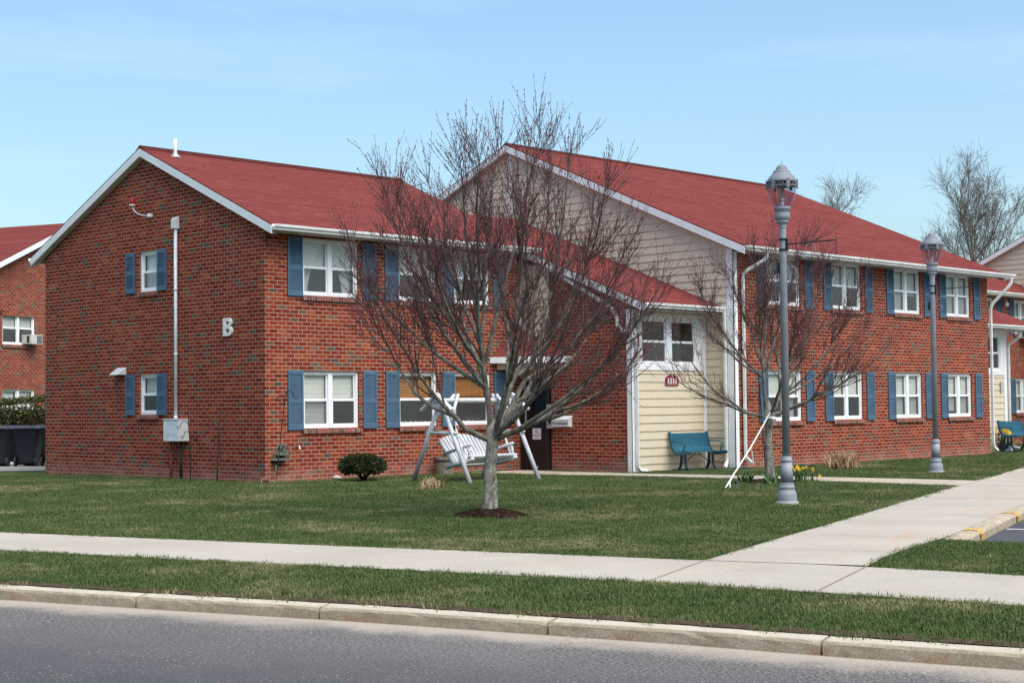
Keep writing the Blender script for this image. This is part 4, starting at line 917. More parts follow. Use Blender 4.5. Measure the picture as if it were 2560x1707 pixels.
STRAW = leaf_mat('dry_straw', [(0, (.24, .12, .06)), (.4, (.46, .30, .17)), (1, (.68, .54, .36))]); BEDM = None
def mulch_mat():
    m = Mat('bark_mulch', .95, .1); o = m.world(); d, c = m.vor(o, 42); n = m.noise(o, 30, 4, .7)
    col = m.cramp(n, [(.25, (.018, .010, .008)), (.5, (.050, .026, .019)), (.75, (.095, .052, .036))]); m.color(col); m.bump(d+n, 1.0, .03); return m.mat
MULCH = mulch_mat()
def mulch_bed(name, label, c, rx, ry, h, seed, rz=0):
    g = np.random.default_rng(seed); mb = MB(); nr, na = 9, 40; vs = [(0, 0, h)]
    for i in range(1, nr+1):
        for j in range(na):
            a = 2*math.pi*j/na; q = i/nr; k = 1+.05*math.sin(3*a+seed)+.04*math.sin(7*a); z = h*(1-q**1.5)+g.normal(0, .010)*(q < .97) - (.02 if i == nr else 0); vs.append((rx*q*k*math.cos(a), ry*q*k*math.sin(a), z+.004))
    fs = [(0, 1+j, 1+(j+1) % na) for j in range(na)] + [(1+(i-1)*na+j, 1+i*na+j, 1+i*na+(j+1) % na, 1+(i-1)*na+(j+1) % na) for i in range(1, nr) for j in range(na)]
    nc = 500; ch = MB()
    for _ in range(nc):
        q = math.sqrt(g.random())*1.03; a = g.uniform(0, 6.28); z = h*(1-min(1, q)**1.5)+.006; M = Matrix.Translation((rx*q*math.cos(a), ry*q*math.sin(a), z)) @ Matrix.Rotation(g.uniform(0, 3.1), 4, 'Z') @ Matrix.Rotation(g.normal(0, .4), 4, 'X'); l = g.uniform(.012, .04)
        mb.n = mb.n; ch.box(-l, l, -.006, .006, 0, .006, 0, M)
    mb.add(vs, fs); mb.v.extend(ch.v); mb.f.extend([tuple(i+mb.n for i in f) for f in ch.f]); mb.mi.extend(ch.mi); mb.n += ch.n
    return tag(mb.build(name, MULCH, None, (*c, 0), rz), kind='stuff')
mulch_bed('mulch', '', (15.25, 15.27), .50, .56, .11, 1); mulch_bed('mulch', '', (24.75, 17.35), .72, .62, .07, 2, R(20)); mulch_bed('mulch', '', (30.7, 19.6), .52, .40, .05, 3); mulch_bed('mulch', '', (20.75, 24.35), .40, .34, .03, 4)
def tuft(name, label, c, n, spread, h, seed, mat, lean=.7, wd=.006, cat='grass clump', group=None):
    g = np.random.default_rng(seed); V, Q = [], []; k = 0
    for i in range(n):
        a = g.uniform(0, 6.28); t = abs(g.normal(0, lean*.5)); b = np.array([g.normal(0, spread*.25), g.normal(0, spread*.25), 0]); L = h*g.uniform(.55, 1.15); d = np.array([math.cos(a)*math.sin(t), math.sin(a)*math.sin(t), math.cos(t)]); w = unit(np.cross(d, (0, 0, 1.)+g.normal(0, .3, 3)))*wd
        p1 = b+d*L*.55; p2 = p1+unit(d+np.array([math.cos(a), math.sin(a), -.4])*.45)*L*.45; V += [b-w, b+w, p1+w*.8, p1-w*.8, p2+w*.15, p2-w*.15]; Q += [(k, k+1, k+2, k+3), (k+3, k+2, k+4, k+5)]; k += 6
    o = put(name, fast_mesh(name, np.array(V), np.array(Q), mats=[mat]), None, (*c, .0)); return tag(o, label, cat, group)
tuft('dry_grass_clump', 'small spiky cut back straw clump on the lawn before the swing', (19.45, 20.95), 170, .30, .24, 1, STRAW, .9, .009, group='cut back dry grass clumps')
tuft('dry_grass_clump', 'big tan straw clump in a mulch patch along the long brick wall', (30.75, 19.62), 560, .55, .42, 2, STRAW, .95, .010, group='cut back dry grass clumps')
BULB = leaf_mat('bulb_leaves', [(0, (.025, .060, .020)), (.5, (.045, .10, .030)), (1, (.09, .16, .05))], .45); YEL = simple('daffodil_yellow', (.80, .55, .03), .6, .1, 30); 
tuft('tulip_leaves', 'broad green leaf clump between the roped tree and the lawn lantern', (24.36, 17.62), 26, .30, .26, 5, BULB, .9, .022, 'plant'); tuft('tulip_leaves', 'green leaf clump at the foot of the roped tree, just left of the lamp post', (24.25, 16.96), 26, .26, .24, 6, BULB, .8, .022, 'plant')
def flower(mb, p, r, mi, g):
    p = Vector(p); ax = Vector((g.normal(-.5, .5), g.normal(-.7, .4), .35)).normalized(); u = ax.orthogonal().normalized(); w = ax.cross(u)
    for k in range(6):
        a = k*math.pi/3; e = u*math.cos(a)+w*math.sin(a); s = (u*math.cos(a+1.57)+w*math.sin(a+1.57))*r*.38; mb.add([p, p+e*r*.6+s+ax*r*.1, p+e*r*1.15+ax*r*.2, p+e*r*.6-s+ax*r*.1], [(0, 1, 2, 3)], mi)
    n = 7; a0 = [p+(u*math.cos(2*math.pi*i/n)+w*math.sin(2*math.pi*i/n))*r*.25 for i in range(n)]; a1 = [q+ax*r*.75+(q-p)*.5 for q in a0]; mb.add(a0+a1, [(i, (i+1) % n, n+(i+1) % n, n+i) for i in range(n)], mi)
def daffodils():
    g = np.random.default_rng(9); t = thing('daffodil_clump', 'yellow daffodils blooming around the base of the near lamp post', 'flowers', (25.35, 17.05, .02)); l = tuft('foliage', None, (0, 0), 60, .55, .24, 9, BULB, .5, .009, None); l.parent = t; f = MB()
    ax = Vector((_rt.x, _rt.y, 0)); 
    for la, z, de in ((-.20, .24, .1), (-.17, .26, 0), (-.11, .20, .1), (-.05, .26, .1), (-.06, .22, -.1), (.22, .23, 0), (.25, .18, .1), (.33, .09, -.1), (.12, .25, .15), (.03, .24, .0), (-.09, .25, -.05)):
        p = ax*la + Vector((-_rt.y, _rt.x, 0))*de + Vector((0, 0, z)); flower(f, p, .033, 0, g)
    f.build('flower_head', YEL, t)
daffodils()

# ------------------------------------------------------------------ street lamps
LGREY = simple('lamp_grey_paint', (.28, .30, .345), .5, .16, 4, .35, .05); LDOME = simple('lamp_dome_grey', (.20, .21, .245), .55, .08, 3); CONC = concrete_mat('lamp_footing', (.40, .37, .33), (.50, .46, .41), .2, False).mat
def street_lamp():
    t = thing('street_lamp', '', 'street lamp', (0, 0, 0)); k = .000746; H_ = lambda yz: (1260-(380+yz/7.84))/171.1; zb = lambda y: (1420-y)*k
    MB().lathe([(.172, -.1), (.172, .034), (.165, .046), (0.02, .046)], 28).build('footing', CONC, t)
    fl = lambda j, z: 1-.035*(j % 2)
    b = MB(); b.lathe([(.150, .044), (.150, zb(1352)), (.142, zb(1345)), (.142, zb(1330)), (.141, zb(1210)), (.132, zb(1185)), (.118, zb(1135)), (.112, zb(1122)), (.116, zb(1112)), (.116, zb(1100)), (.119, zb(1090)), (.120, zb(1070)), (.108, zb(1040)), (.100, zb(1032)), (.103, zb(1020)), (.102, zb(1002)), (.094, zb(992))], 32)
    b.lathe([(.093, zb(993)), (.081, zb(580))], 40, flute=fl)
    b.lathe([(.082, zb(581)), (.088, zb(570)), (.090, zb(548)), (.086, zb(525)), (.074, zb(515)), (.074, zb(500)), (.073, zb(480)), (.058, zb(472))], 32); b.build('base', LGREY, t, smooth=True)
    p = MB(); p.lathe([(.058, zb(474)), (.053, H_(1445)), (.053, H_(1430))], 20); p.build('pole', LGREY, t, smooth=True)
    n = MB(); n.lathe([(.056, H_(1446)), (.058, H_(1436)), (.053, H_(1430)), (.068, H_(1360)), (.072, H_(1345)), (.093, H_(1335)), (.096, H_(1322)), (.093, H_(1312)), (.084, H_(1300)), (.088, H_(1285)), (.110, H_(1262)), (.115, H_(1215)), (.106, H_(1150)), (.102, H_(1118)), (.112, H_(1108)), (.114, H_(1092)), (.118, H_(1082)), (.123, H_(1078)), (.123, H_(1024)), (.10, H_(1020))], 32); n.build('neck', LGREY, t, smooth=True)
    g = MB(); prof = [(.118, H_(1022)), (.145, H_(960)), (.170, H_(890)), (.190, H_(800)), (.203, H_(720)), (.209, H_(640))]; 
    nn = 32; vs = [(r*math.cos(2*math.pi*j/nn), r*math.sin(2*math.pi*j/nn), z) for r, z in prof for j in range(nn)]; g.add(vs, [(i*nn+j, i*nn+(j+1) % nn, (i+1)*nn+(j+1) % nn, (i+1)*nn+j) for i in range(len(prof)-1) for j in range(nn)]); g.build('globe', LAMPGLASS, t, smooth=True)
    rb = MB()
    for j in range(8):
        a = j*math.pi/4+.2; rb.tube([((r+.003)*math.cos(a), (r+.003)*math.sin(a), z) for r, z in prof], .0055, 5)
    rb.build('rib', LGREY, t)
    br = MB(); z0, z1 = H_(622), H_(515); rr = .224; m = 24                       # pierced band
    for za, zb_ in ((z0, z0+.010), (z1-.010, z1)): br.lathe([(rr-.012, za), (rr, za), (rr, zb_), (rr-.012, zb_)], 32)
    for j in range(m):
        for s_ in (0, 1):
            a, c = 2*math.pi*(j+s_)/m, 2*math.pi*(j+1-s_)/m; br.tube([(rr*.98*math.cos(a), rr*.98*math.sin(a), z0+.006), (rr*.98*math.cos(c), rr*.98*math.sin(c), z1-.006)], .004, 4)
    for j in range(6):
        a = j*math.pi/3+R(-62); M = Matrix.Rotation(a, 4, 'Z'); br.box(.216, .236, -.026, .026, z0-.035, z1+.006, 0, M); br.tube([M @ Vector((.226, -.02, z1+.006)), M @ Vector((.230, 0, z1+.022)), M @ Vector((.226, .02, z1+.006))], .010, 6)
    br.build('band', LDOME, t)
    MB().lathe([(.19, H_(600)), (.205, H_(560)), (.14, H_(535)), (.02, H_(530))], 24).build('ballast_tray', DARK, t)
    d = MB(); d.lathe([(.221, H_(522)), (.218, H_(508)), (.205, H_(470)), (.178, H_(415)), (.150, H_(380)), (.131, H_(352)), (.127, H_(345)), (.127, H_(318)), (.118, H_(304)), (.092, H_(298)), (.088, H_(280)), (.080, H_(245)), (.062, H_(210)), (.035, H_(186)), (.006, H_(176)), (.004, H_(150)), (.006, H_(130)), (.003, H_(108))], 36); d.build('dome', LDOME, t, smooth=True)
    l = MB(); l.tube([(0, 0, H_(1020)), (0, 0, H_(920))], .026, 12); l.tube([(0, 0, H_(905)), (0, 0, H_(845))], .036, 12); l.build('lamp_holder', simple('lamp_ceramic', (.70, .70, .66), .4, .04), t, smooth=True)
    MB().tube([(0, 0, H_(844)), (0, 0, H_(832))], .034, 12).build('lamp_ring', simple('lamp_green', (.05, .30, .18), .4, .05), t, smooth=True)
    tb = MB(); [tb.tube([(x, y, H_(832)), (x, y, H_(650))], .010, 8) for x, y in ((.022, 0), (-.022, 0), (0, .022), (0, -.022))]; tb.build('lamp_tube', simple('tube_glass', (.62, .62, .52), .3, .04), t, smooth=True)
    # banner arm with scrolls
    q = Vector((.25, -.968, 0)); A = lambda s_, z: q*s_+Vector((0, 0, z)); b = MB(); 
    for z in (3.73, 3.885): b.lathe([(.055, z), (.064, z), (.064, z+.028), (.055, z+.028)], 20)
    bx = Matrix.Rotation(math.atan2(q.y, q.x), 4, 'Z'); b.box(.052, .082, -.028, .028, 3.73, 3.915, 0, bx); b.tube([A(.08, 3.825), A(.82, 3.845)], .010, 8); b.box(.03, .06, .02, .075, 3.40, 3.56, 0, Matrix.Rotation(math.atan2(q.y, q.x)+R(150), 4, 'Z')); b.build('banner_arm', DARK, t)
    s_ = MB(); pts = [A(.06, 3.60)] + [A(.10+.26*i/8, 3.62+.06*math.sin(i/8*math.pi)-.03*i/8) for i in range(9)] + [A(.42+.075*math.cos(a), 3.735+.09*math.sin(a)) for a in np.linspace(-1.9, 3.6, 14)]; s_.tube(pts, .0055, 5)
    s_.tube([A(.14+(.085-.005*i)*math.cos(a), 3.42+(.085-.005*i)*math.sin(a)) for i, a in enumerate(np.linspace(2.7, -3.6, 14))], .0055, 5); s_.build('scroll', LGREY, t); return t
L1 = street_lamp(); L1['group'] = 'grey street lamps'; L1['label'] = 'nearer grey street lamp with black banner arm, standing beside the roped plum tree'; L1.location = (19.56, 13.41, 0)
L2 = copy_tree(L1); L2.location = (29.85, 16.75, 0); L2['label'] = 'farther grey street lamp before the far end of the long brick wall'; L2.rotation_euler = (0, 0, R(2))

# ------------------------------------------------------------------ log swing
LOG = simple('swing_white_paint', (.54, .55, .575), .6, .14, 5, bump=.15)
def log_swing():
    t = thing('garden_swing', 'white log swing seat hanging in its A frame behind the large plum tree', 'swing', (21.25, 22.60, 0)); Lx = 1.9
    bm_ = MB(); bm_.tube([(-.14, 0, 1.60), (Lx+.14, 0, 1.60)], .048, 10); bm_.build('top_beam', LOG, t, smooth=True)
    for k, x in enumerate((0, Lx)):
        o = -.05 if k == 0 else .05
        for s_ in (-1, 1): MB().tube([(x+o*.2, s_*.83, -.03), (x+o*.2, s_*.42, .78), (x+o*.2, s_*.03, 1.56)], [.046, .044, .042], 10).build('leg', LOG, t, smooth=True)
        MB().tube([(x, -.42, .97), (x, .42, .97)], .036, 8).build('cross_bar', LOG, t, smooth=True)
        g = MB(); g.prism([(-.19, 1.48), (.19, 1.48), (.19, 1.63), (0, 1.76), (-.19, 1.63)], x+(-.12 if k == 0 else .07), x+(-.07 if k == 0 else .12), 'x'); g.build('gable_board', LOG, t)
        for s_ in (-1, 1):
            r = MB(); p = [(0, 1.745), (s_*.44, 1.435), (s_*.42, 1.395), (0, 1.69)]; r.prism(p if s_ > 0 else p[::-1], x+(-.16 if k == 0 else .06), x+(-.06 if k == 0 else .16), 'x'); r.build('roof_board', LOG, t)
            i_ = 1 if k == 0 else -1; MB().tube([(x+i_*.03, s_*.24, 1.20), (x+i_*.42, s_*.05, 1.72)], .033, 8).build('brace', LOG, t, smooth=True)
    M = Matrix.Translation((.95, -.18, .40)) @ Matrix.Rotation(R(-14), 4, 'X'); w = .60; T = lambda *p: M @ Vector(p)
    for s_ in (-1, 1):
        MB().tube([T(s_*w, .42, -.02), T(s_*w, -.36, -.02)], .038, 8).build('side_rail', LOG, t, smooth=True)
        MB().tube([T(s_*w*.97, .22, .0), T(s_*w*.99, .46, .52)], .036, 8).build('back_post', LOG, t, smooth=True)
        MB().tube([T(s_*w, .40, .26), T(s_*w, -.34, .27)], .034, 8).build('arm', LOG, t, smooth=True)
        MB().tube([T(s_*w, -.27, .0), T(s_*w, -.29, .26)], .030, 8).build('arm_post', LOG, t, smooth=True)
        h = MB(); a, b = T(s_*(w+.045), -.18, -.06), Vector((.95+s_*(w+.05), -.10, 1.05)); h.tube([a, b], .034, 4, 0, True, .78, .4); h.tube([b, Vector((.95+s_*(w+.03), -.03, 1.57))], .008, 5); h.build('hanger', LOG, t)
    MB().tube([T(-w-.04, -.30, .04), T(w+.07, -.30, .04)], .036, 8).build('front_rail', LOG, t, smooth=True)
    n = 12
    for i in range(n):
        f = (i+.5)/n*2-1; x0 = f*w*.93; x1 = f*w*.99; top = .56+.13*(1-f*f); y0, y1 = .23, .23+.46*top; hw = w*.93/n-.010
        b = MB(); b.add([T(x+dx, y+dy, z) for (x, y, z) in ((x0, y0, .0), (x1, y1, top)) for dx, dy in ((-hw, 0), (hw, 0), (hw, .022), (-hw, .022))], [(0, 1, 5, 4), (1, 2, 6, 5), (2, 3, 7, 6), (3, 0, 4, 7), (4, 5, 6, 7), (0, 3, 2, 1)]); b.build('back_slat', LOG, t)
    for i in range(6): MB().tube([T(-w, -.20+i*.085, .02), T(w, -.20+i*.085, .02)], .030, 8, 0, True, 0, .5).build('seat_slat', LOG, t, smooth=True)
    MB().tube([T(-w*.95, .22, -.03), T(w*.95, .22, -.03)], .03, 8).build('back_rail', LOG, t, smooth=True); return t
log_swing()

# ------------------------------------------------------------------ steel benches
TEAL = simple('bench_teal', (.018, .120, .185), .42, .10, 4, .45); TEALD = simple('bench_legs', (.022, .050, .085), .45, .1, 4, .4)
def steel_bench():
    t = thing('park_bench', '', 'bench', (0, 0, 0)); w = .62
    pr = [(-.02, .86)]; pr = [(.185, .87), (.150, .66), (.120, .56), (.07, .47), (.0, .425), (-.09, .415), (-.25, .43), (-.36, .435), (-.40, .42)]      # y (back is +), z
    pts = []
    for a, b in zip(pr, pr[1:]): pts += [(a[0]+(b[0]-a[0])*i/4, a[1]+(b[1]-a[1])*i/4) for i in range(4)]
    pts.append(pr[-1]); L = [0]
    for a, b in zip(pts, pts[1:]): L.append(L[-1]+math.dist(a, b))
    def P(x, s, o=0):
        k = max(i for i in range(len(L)-1) if L[i] <= s+1e-9); q = (s-L[k])/(L[k+1]-L[k]); a, b = Vector((0, *pts[k])), Vector((0, *pts[k+1])); tn = (b-a).normalized(); nrm = Vector((0, tn.z, -tn.y)); c = a+(b-a)*q+nrm*o; return Vector((x, c.y, c.z))
    def rings(x, s):                                           # round ornaments stamped in the back
        for cx in (-.27, .27):
            r = math.hypot(x-cx, (s-.21)*1.15)
            if .175 < r < .20 or .06 < r < .075: return True
        return False
    sl_ = MB(); n = 38; S_ = np.linspace(.03, L[-1]-.02, 34)
    for i in range(n):
        x = -w+.03+(2*w-.06)*(i+.5)/n
        for a, b in zip(S_, S_[1:]): sl_.add([P(x-.0105, a, .006), P(x+.0105, a, .006), P(x+.0105, b, .006), P(x-.0105, b, .006), P(x-.0105, a, -.004), P(x+.0105, a, -.004), P(x+.0105, b, -.004), P(x-.0105, b, -.004)], [(0, 1, 2, 3), (7, 6, 5, 4), (1, 5, 6, 2), (0, 3, 7, 4)])
    gap = (2*w-.06)/n
    for i in range(n):
        x = -w+.03+gap*(i+1)
        for a, b in zip(S_, S_[1:]):
            m_ = (a+b)/2
            if rings(x, m_) or m_ < .06 or abs(m_-.40) < .03 or m_ > L[-1]-.07: sl_.quad(P(x-gap*.5, a, .003), P(x+gap*.5, a, .003), P(x+gap*.5, b, .003), P(x-gap*.5, b, .003))
    sl_.build('seat', TEAL, t)
    for s_ in (-1, 1):
        e = MB(); out = [P(s_*w, s, .016) for s in np.linspace(0, L[-1], 26)]; inn = [P(s_*w, s, -.055) for s in np.linspace(0, L[-1], 26)]; dx = Vector((.018, 0, 0))
        vs = [p-dx for p in out]+[p-dx for p in inn]+[p+dx for p in out]+[p+dx for p in inn]; m_ = 26; e.add(vs, [(i, i+1, m_+i+1, m_+i) for i in range(m_-1)]+[(2*m_+i, 3*m_+i, 3*m_+i+1, 2*m_+i+1) for i in range(m_-1)]+[(i, 2*m_+i, 2*m_+i+1, i+1) for i in range(m_-1)]+[(m_+i, m_+i+1, 3*m_+i+1, 3*m_+i) for i in range(m_-1)]); e.build('end_panel', TEAL, t)
        MB().tube([(s_*w, .155, .66), (s_*w, -.20, .655), (s_*w, -.245, .645), (s_*w, -.265, .60), (s_*w, -.20, .44)], .014, 6).build('armrest', TEAL, t, smooth=True)
        for a in (-1, 1): MB().tube([(s_*.46, -.06+a*.05, .41), (s_*.46, -.06+a*.06, .24), (s_*.46, -.06+a*.09, .10), (s_*.46, -.06+a*.20, -.01)], .032, 8).build('leg', TEALD, t, smooth=True)
    MB().tube([(-.46, -.06, .16), (-.05, -.06, .40)], .011, 6).build('stay', DARK, t); MB().tube([(.46, -.06, .16), (.05, -.06, .40)], .011, 6).build('stay', DARK, t); return t
B1 = steel_bench(); B1.location = (28.36, 21.88, 0); B1.rotation_euler = (0, 0, R(-4)); B1['label'] = 'teal slatted steel bench in front of the cream siding under the maroon plaque'; B1['group'] = 'teal steel benches'
B2 = copy_tree(B1); B2.location = (43.32, 21.72, .05); B2.rotation_euler = (0, 0, R(-3)); B2['label'] = 'teal steel bench at the far end behind the flower pots'

# ------------------------------------------------------------------ small things on and by the walls
def at_(o, x, y, z): o.location = (x, y, z); return o
def letter_b():
    cu = bpy.data.curves.new('letter', 'CURVE'); cu.dimensions = '2D'; cu.fill_mode = 'BOTH'; cu.extrude = .016; cu.bevel_depth = .005; cu.bevel_resolution = 2
    el = lambda cx, cy, rx, ry, a0, a1, n=10: [(cx+rx*math.cos(a0+(a1-a0)*i/n), cy+ry*math.sin(a0+(a1-a0)*i/n)) for i in range(n+1)]
    q = math.pi/2; out = [(-.15, -.18)] + el(.03, -.08, .12, .10, -q, q*.75) + el(.02, .095, .115, .085, -q*.72, q) + [(-.15, .18)]
    h1 = [(-.065, -.125)] + el(.01, -.078, .06, .047, -q, q) + [(-.065, -.031)]; h2 = [(-.065, .045)] + el(.005, .085, .052, .040, -q, q) + [(-.065, .125)]
    for L in (out, h1, h2):
        sp_ = cu.splines.new('POLY'); sp_.points.add(len(L)-1); sp_.use_cyclic_u = True
        for p, (x, y) in zip(sp_.points, L): p.co = (x, y, 0, 1)
    o = bpy.data.objects.new('letter', cu); COL.objects.link(o); me = bpy.data.meshes.new_from_object(o.evaluated_get(bpy.context.evaluated_depsgraph_get())); bpy.data.objects.remove(o); me.materials.clear(); return me
bl = letter_b(); bl.materials.append(simple('letter_white', (.82, .82, .78), .5, .06)); o = put('letter_sign', bl); o.rotation_euler = (R(90), 0, R(-90)); o.location = (XA-.022, 26.74, 3.15); tag(o, 'big white letter B fixed high on the brick gable', 'letter sign')
BOXG = simple('utility_grey', (.74, .76, .78), .5, .08, 5); REDP = simple('red_pipe', (.42, .05, .025), .5, .12); DPIPE = simple('dark_pipe', (.03, .028, .026), .6, .2)
def electrical():
    t = thing('electrical_box', 'white electrical cabinet with a tall conduit on the brick gable', 'electrical box', (XA, 28.43, 0)); c = MB(); c.box(-.27, -.003, -.28, .28, .82, 1.265); c.box(-.285, -.0, -.29, .29, 1.265, 1.285)
    for y in (-.09, .10):
        for z in (.93, .955, 1.16, 1.185): c.box(-.273, -.27, y-.045, y+.045, z, z+.012)
    c.build('cabinet', BOXG, t, bevel=.004); d = MB(); d.tube([(-.06, .13, 1.285), (-.06, .13, 5.36)], .035, 12); [d.tube([(-.06, .13, z), (-.06, .13, z+.05)], .043, 12) for z in (1.29, 2.62, 4.0)]; d.build('conduit', BOXG, t, smooth=True)
    MB().prism([(-.14, 5.32), (-.005, 5.32), (-.005, 5.58), (-.09, 5.55), (-.14, 5.50)], .075, .185, 'y', 0).build('conduit_head', BOXG, t)
    MB().tube([(-.10, .24, -.02), (-.10, .25, .82)], .026, 8).build('red_pipe', REDP, t, smooth=True); MB().tube([(-.10, -.12, -.02), (-.10, -.11, .82)], .026, 8).build('dark_pipe', DPIPE, t, smooth=True)
electrical()
def alarm():
    t = thing('alarm_beacon', 'red alarm beacon on a curved white bracket under the brick gable peak', 'alarm light', (XA, 29.75, 5.9)); b = MB(); b.lathe([(.062, .06), (.066, .075), (.062, .18), (.045, .20)], 16, 0, (-.20, .26, 0)); b.build('beacon', simple('beacon_red', (.30, .008, .010), .3, .1), t, smooth=True)
    c = MB(); c.lathe([(.066, .03), (.066, .06)], 16, 0, (-.20, .26, 0)); c.tube(bez((-.20, .26, .03), (-.20, .20, -.20), (-.02, -.20, -.22), 10), .010, 8); c.tube([(-.10, -.20, -.22), (0, -.20, -.22)], .048, 12); c.build('bracket', BOXG, t, smooth=True)
alarm()
GRN = simple('hose_green', (.13, .165, .145), .5, .15, 8)
def hose_reel():
    t = thing('hose_holder', 'green plastic hose holder hanging on the wall near the brick corner', 'hose holder', (19.55, YA, .60)); f = MB(); pts = [(-.13, -.13), (-.16, -.03), (-.11, .08), (-.05, .15), (.05, .15), (.12, .07), (.16, -.02), (.12, -.13)]
    for y in (-.06, -.17): f.tube([(x, y, z) for x, z in pts]+[(pts[0][0], y, pts[0][1])], .014, 6)
    f.box(-.018, .018, -.16, -.0, .0, .14); f.build('bracket', GRN, t); d = MB(); d.prism([(x*.8, z*.55-.05) for x, z in ((math.cos(a)*.15, math.sin(a)*.13) for a in np.linspace(0, math.pi, 9))], -.16, -.01, 'y'); d.build('saddle', GRN, t); l = MB(); l.prism([(-.22, -.15), (.13, -.15), (.15, -.11), (-.19, -.11)], -.20, 0, 'y'); l.build('tray', GRN, t)
hose_reel()
sp = MB(); sp.tube([(0, 0, 0), (0, -.09, 0), (0, -.12, -.05)], .014, 8); sp.tube([(-.03, -.07, .03), (.03, -.07, .03)], .008, 6); sp.tube([(0, -.07, 0), (0, -.07, .03)], .007, 6); tag(sp.build('water_tap', simple('tap_chrome', (.45, .50, .56), .3, .1, 9, .5, 0, .7), None, (19.99, YA, .71)), 'small metal water tap low on the brick wall beside the hose holder', 'tap')
IRON = simple('black_iron', (.016, .015, .016), .5, .2); IRONG = simple('green_black_iron', (.030, .040, .038), .5, .2)
HX = Vector((_rt.x, _rt.y, 0))
def crook(name, label, base, stems, mat, r=.006):
    t = thing(name, label, 'garden hook', (*base, 0), 0, 'iron shepherd hooks')
    for i, (pn, rr, pts) in enumerate(stems): MB().tube([HX*a+Vector((0, 0, z)) for a, z in pts], rr, 6).build(pn, mat, t, smooth=True)
    return t
def arcs(c, r, a0, a1, n=8, sx=1): return [(c[0]+sx*r*math.cos(a), c[1]+r*math.sin(a)) for a in np.linspace(a0, a1, n)]
crook('garden_hook', 'black iron hook pole with three curled arms beside the electrical cabinet', (19.02, 27.84), [('pole', .012, [(0, -.1), (0, .5), (-.01, .94), (-.03, 1.16), (-.04, 1.47)]), ('arm', .0075, [(-.03, 1.12), (-.05, 1.20), (-.12, 1.235), (-.18, 1.20), (-.21, 1.13), (-.235, 1.09), (-.26, 1.10), (-.265, 1.15)]), ('arm', .0075, [(-.01, .95), (-.03, 1.01), (-.07, 1.03), (-.11, 1.0), (-.13, .93), (-.155, .88), (-.18, .89), (-.185, .93)]), ('arm', .0075, [(0, .85), (.03, .88), (.10, .89), (.15, .87), (.18, .82), (.20, .77), (.225, .78)])], IRON)
crook('garden_hook', 'greenish iron hook pole with a rounded crook, second from the brick corner', (19.02, 26.89), [('pole', .016, [(0, -.1), (.01, .36), (.05, .95), (.05, 1.14)]), ('crook', .0075, [(.05, 1.12), (.06, 1.36), (.07, 1.43), (.12, 1.465), (.17, 1.43), (.19, 1.36), (.21, 1.33), (.23, 1.35)]), ('arm', .0075, [(.05, 1.1), (.03, 1.19), (-.04, 1.22), (-.10, 1.19), (-.14, 1.12), (-.17, 1.08), (-.19, 1.11)]), ('arm', .0075, [(.05, .96), (.08, .99), (.12, 1.02)])], IRONG)
crook('garden_hook', 'leaning black iron hook with a twisted double crook at the brick corner', (18.35, 24.08), [('pole', .0085, [(-.02, -.1), (.02, .25), (.07, .56), (.11, .98), (.18, 1.60), (.22, 1.76)]), ('crook', .0085, [(.21, 1.74), (.24, 1.81), (.28, 1.825), (.32, 1.79), (.36, 1.70), (.40, 1.655), (.44, 1.68), (.44, 1.73)]), ('arm', .0085, [(.175, 1.57), (.17, 1.66), (.12, 1.715), (.06, 1.70), (.01, 1.65), (-.03, 1.63), (-.055, 1.66), (-.05, 1.71)])], IRON)
MB().tube([HX*a+Vector((0, 0, z)) for a, z in ((-.03, -.05), (0, .10), (.02, .42))], .012, 6).build('stake', simple('old_wood_grey', (.22, .20, .18), .9, .2), [o for o in COL.objects if o.name == 'garden_hook.002'][0])
crook('garden_hook', 'tall thin iron hook standing at the white corner board beside the teal bench', (29.85, 21.15), [('pole', .012, [(.10, -.1), (.06, .6), (.02, 1.2), (.0, 1.62), (.0, 1.92), (.02, 1.99)]), ('crook', .0085, [(.02, 1.25), (.0, 1.5), (-.03, 1.58), (-.12, 1.645), (-.22, 1.63), (-.28, 1.55), (-.29, 1.44), (-.31, 1.395), (-.35, 1.40), (-.365, 1.46)])], IRON)
def mailbox():
    t = thing('mailbox', 'white newspaper box with black lettering on the brick wall by the black door', 'mailbox', (26.544, 24.18, 1.12)); w = .26
    MB().prism([(-.01, -.12), (-.11, -.12), (-.135, -.10), (-.145, .04), (-.01, .10)], -w, w, 'y').build('body', WHITE, t, bevel=.006); MB().prism([(-.165, .035), (-.165, .055), (-.012, .13), (-.012, .10)], -w-.012, w+.012, 'y').build('lid', WHITE, t)
    tm = text_mesh('Newspapers', .095, .0008, .001); tm.materials.append(DARK); o = put('lettering', tm, t, (-.1435, 0, -.035)); o.rotation_euler = (R(86), 0, R(-90))
mailbox()
def intercom():
    t = thing('intercom_panel', 'silver intercom panel on the wall between the black door and the newspaper box', 'intercom', (26.544, 24.52, 1.24)); MB().box(-.12, -.002, -.095, .095, -.27, .27).build('case', simple('brushed_steel', (.50, .51, .52), .35, .1, 6, .5, 0, .6), t, bevel=.004)
    MB().box(-.126, -.119, -.06, .06, -.21, .22).build('face_plate', simple('steel_plate', (.36, .37, .38), .35, .1, 6, .5, 0, .6), t); MB().box(-.130, -.125, -.045, .03, -.16, -.06).build('keypad', DARK, t)
intercom()
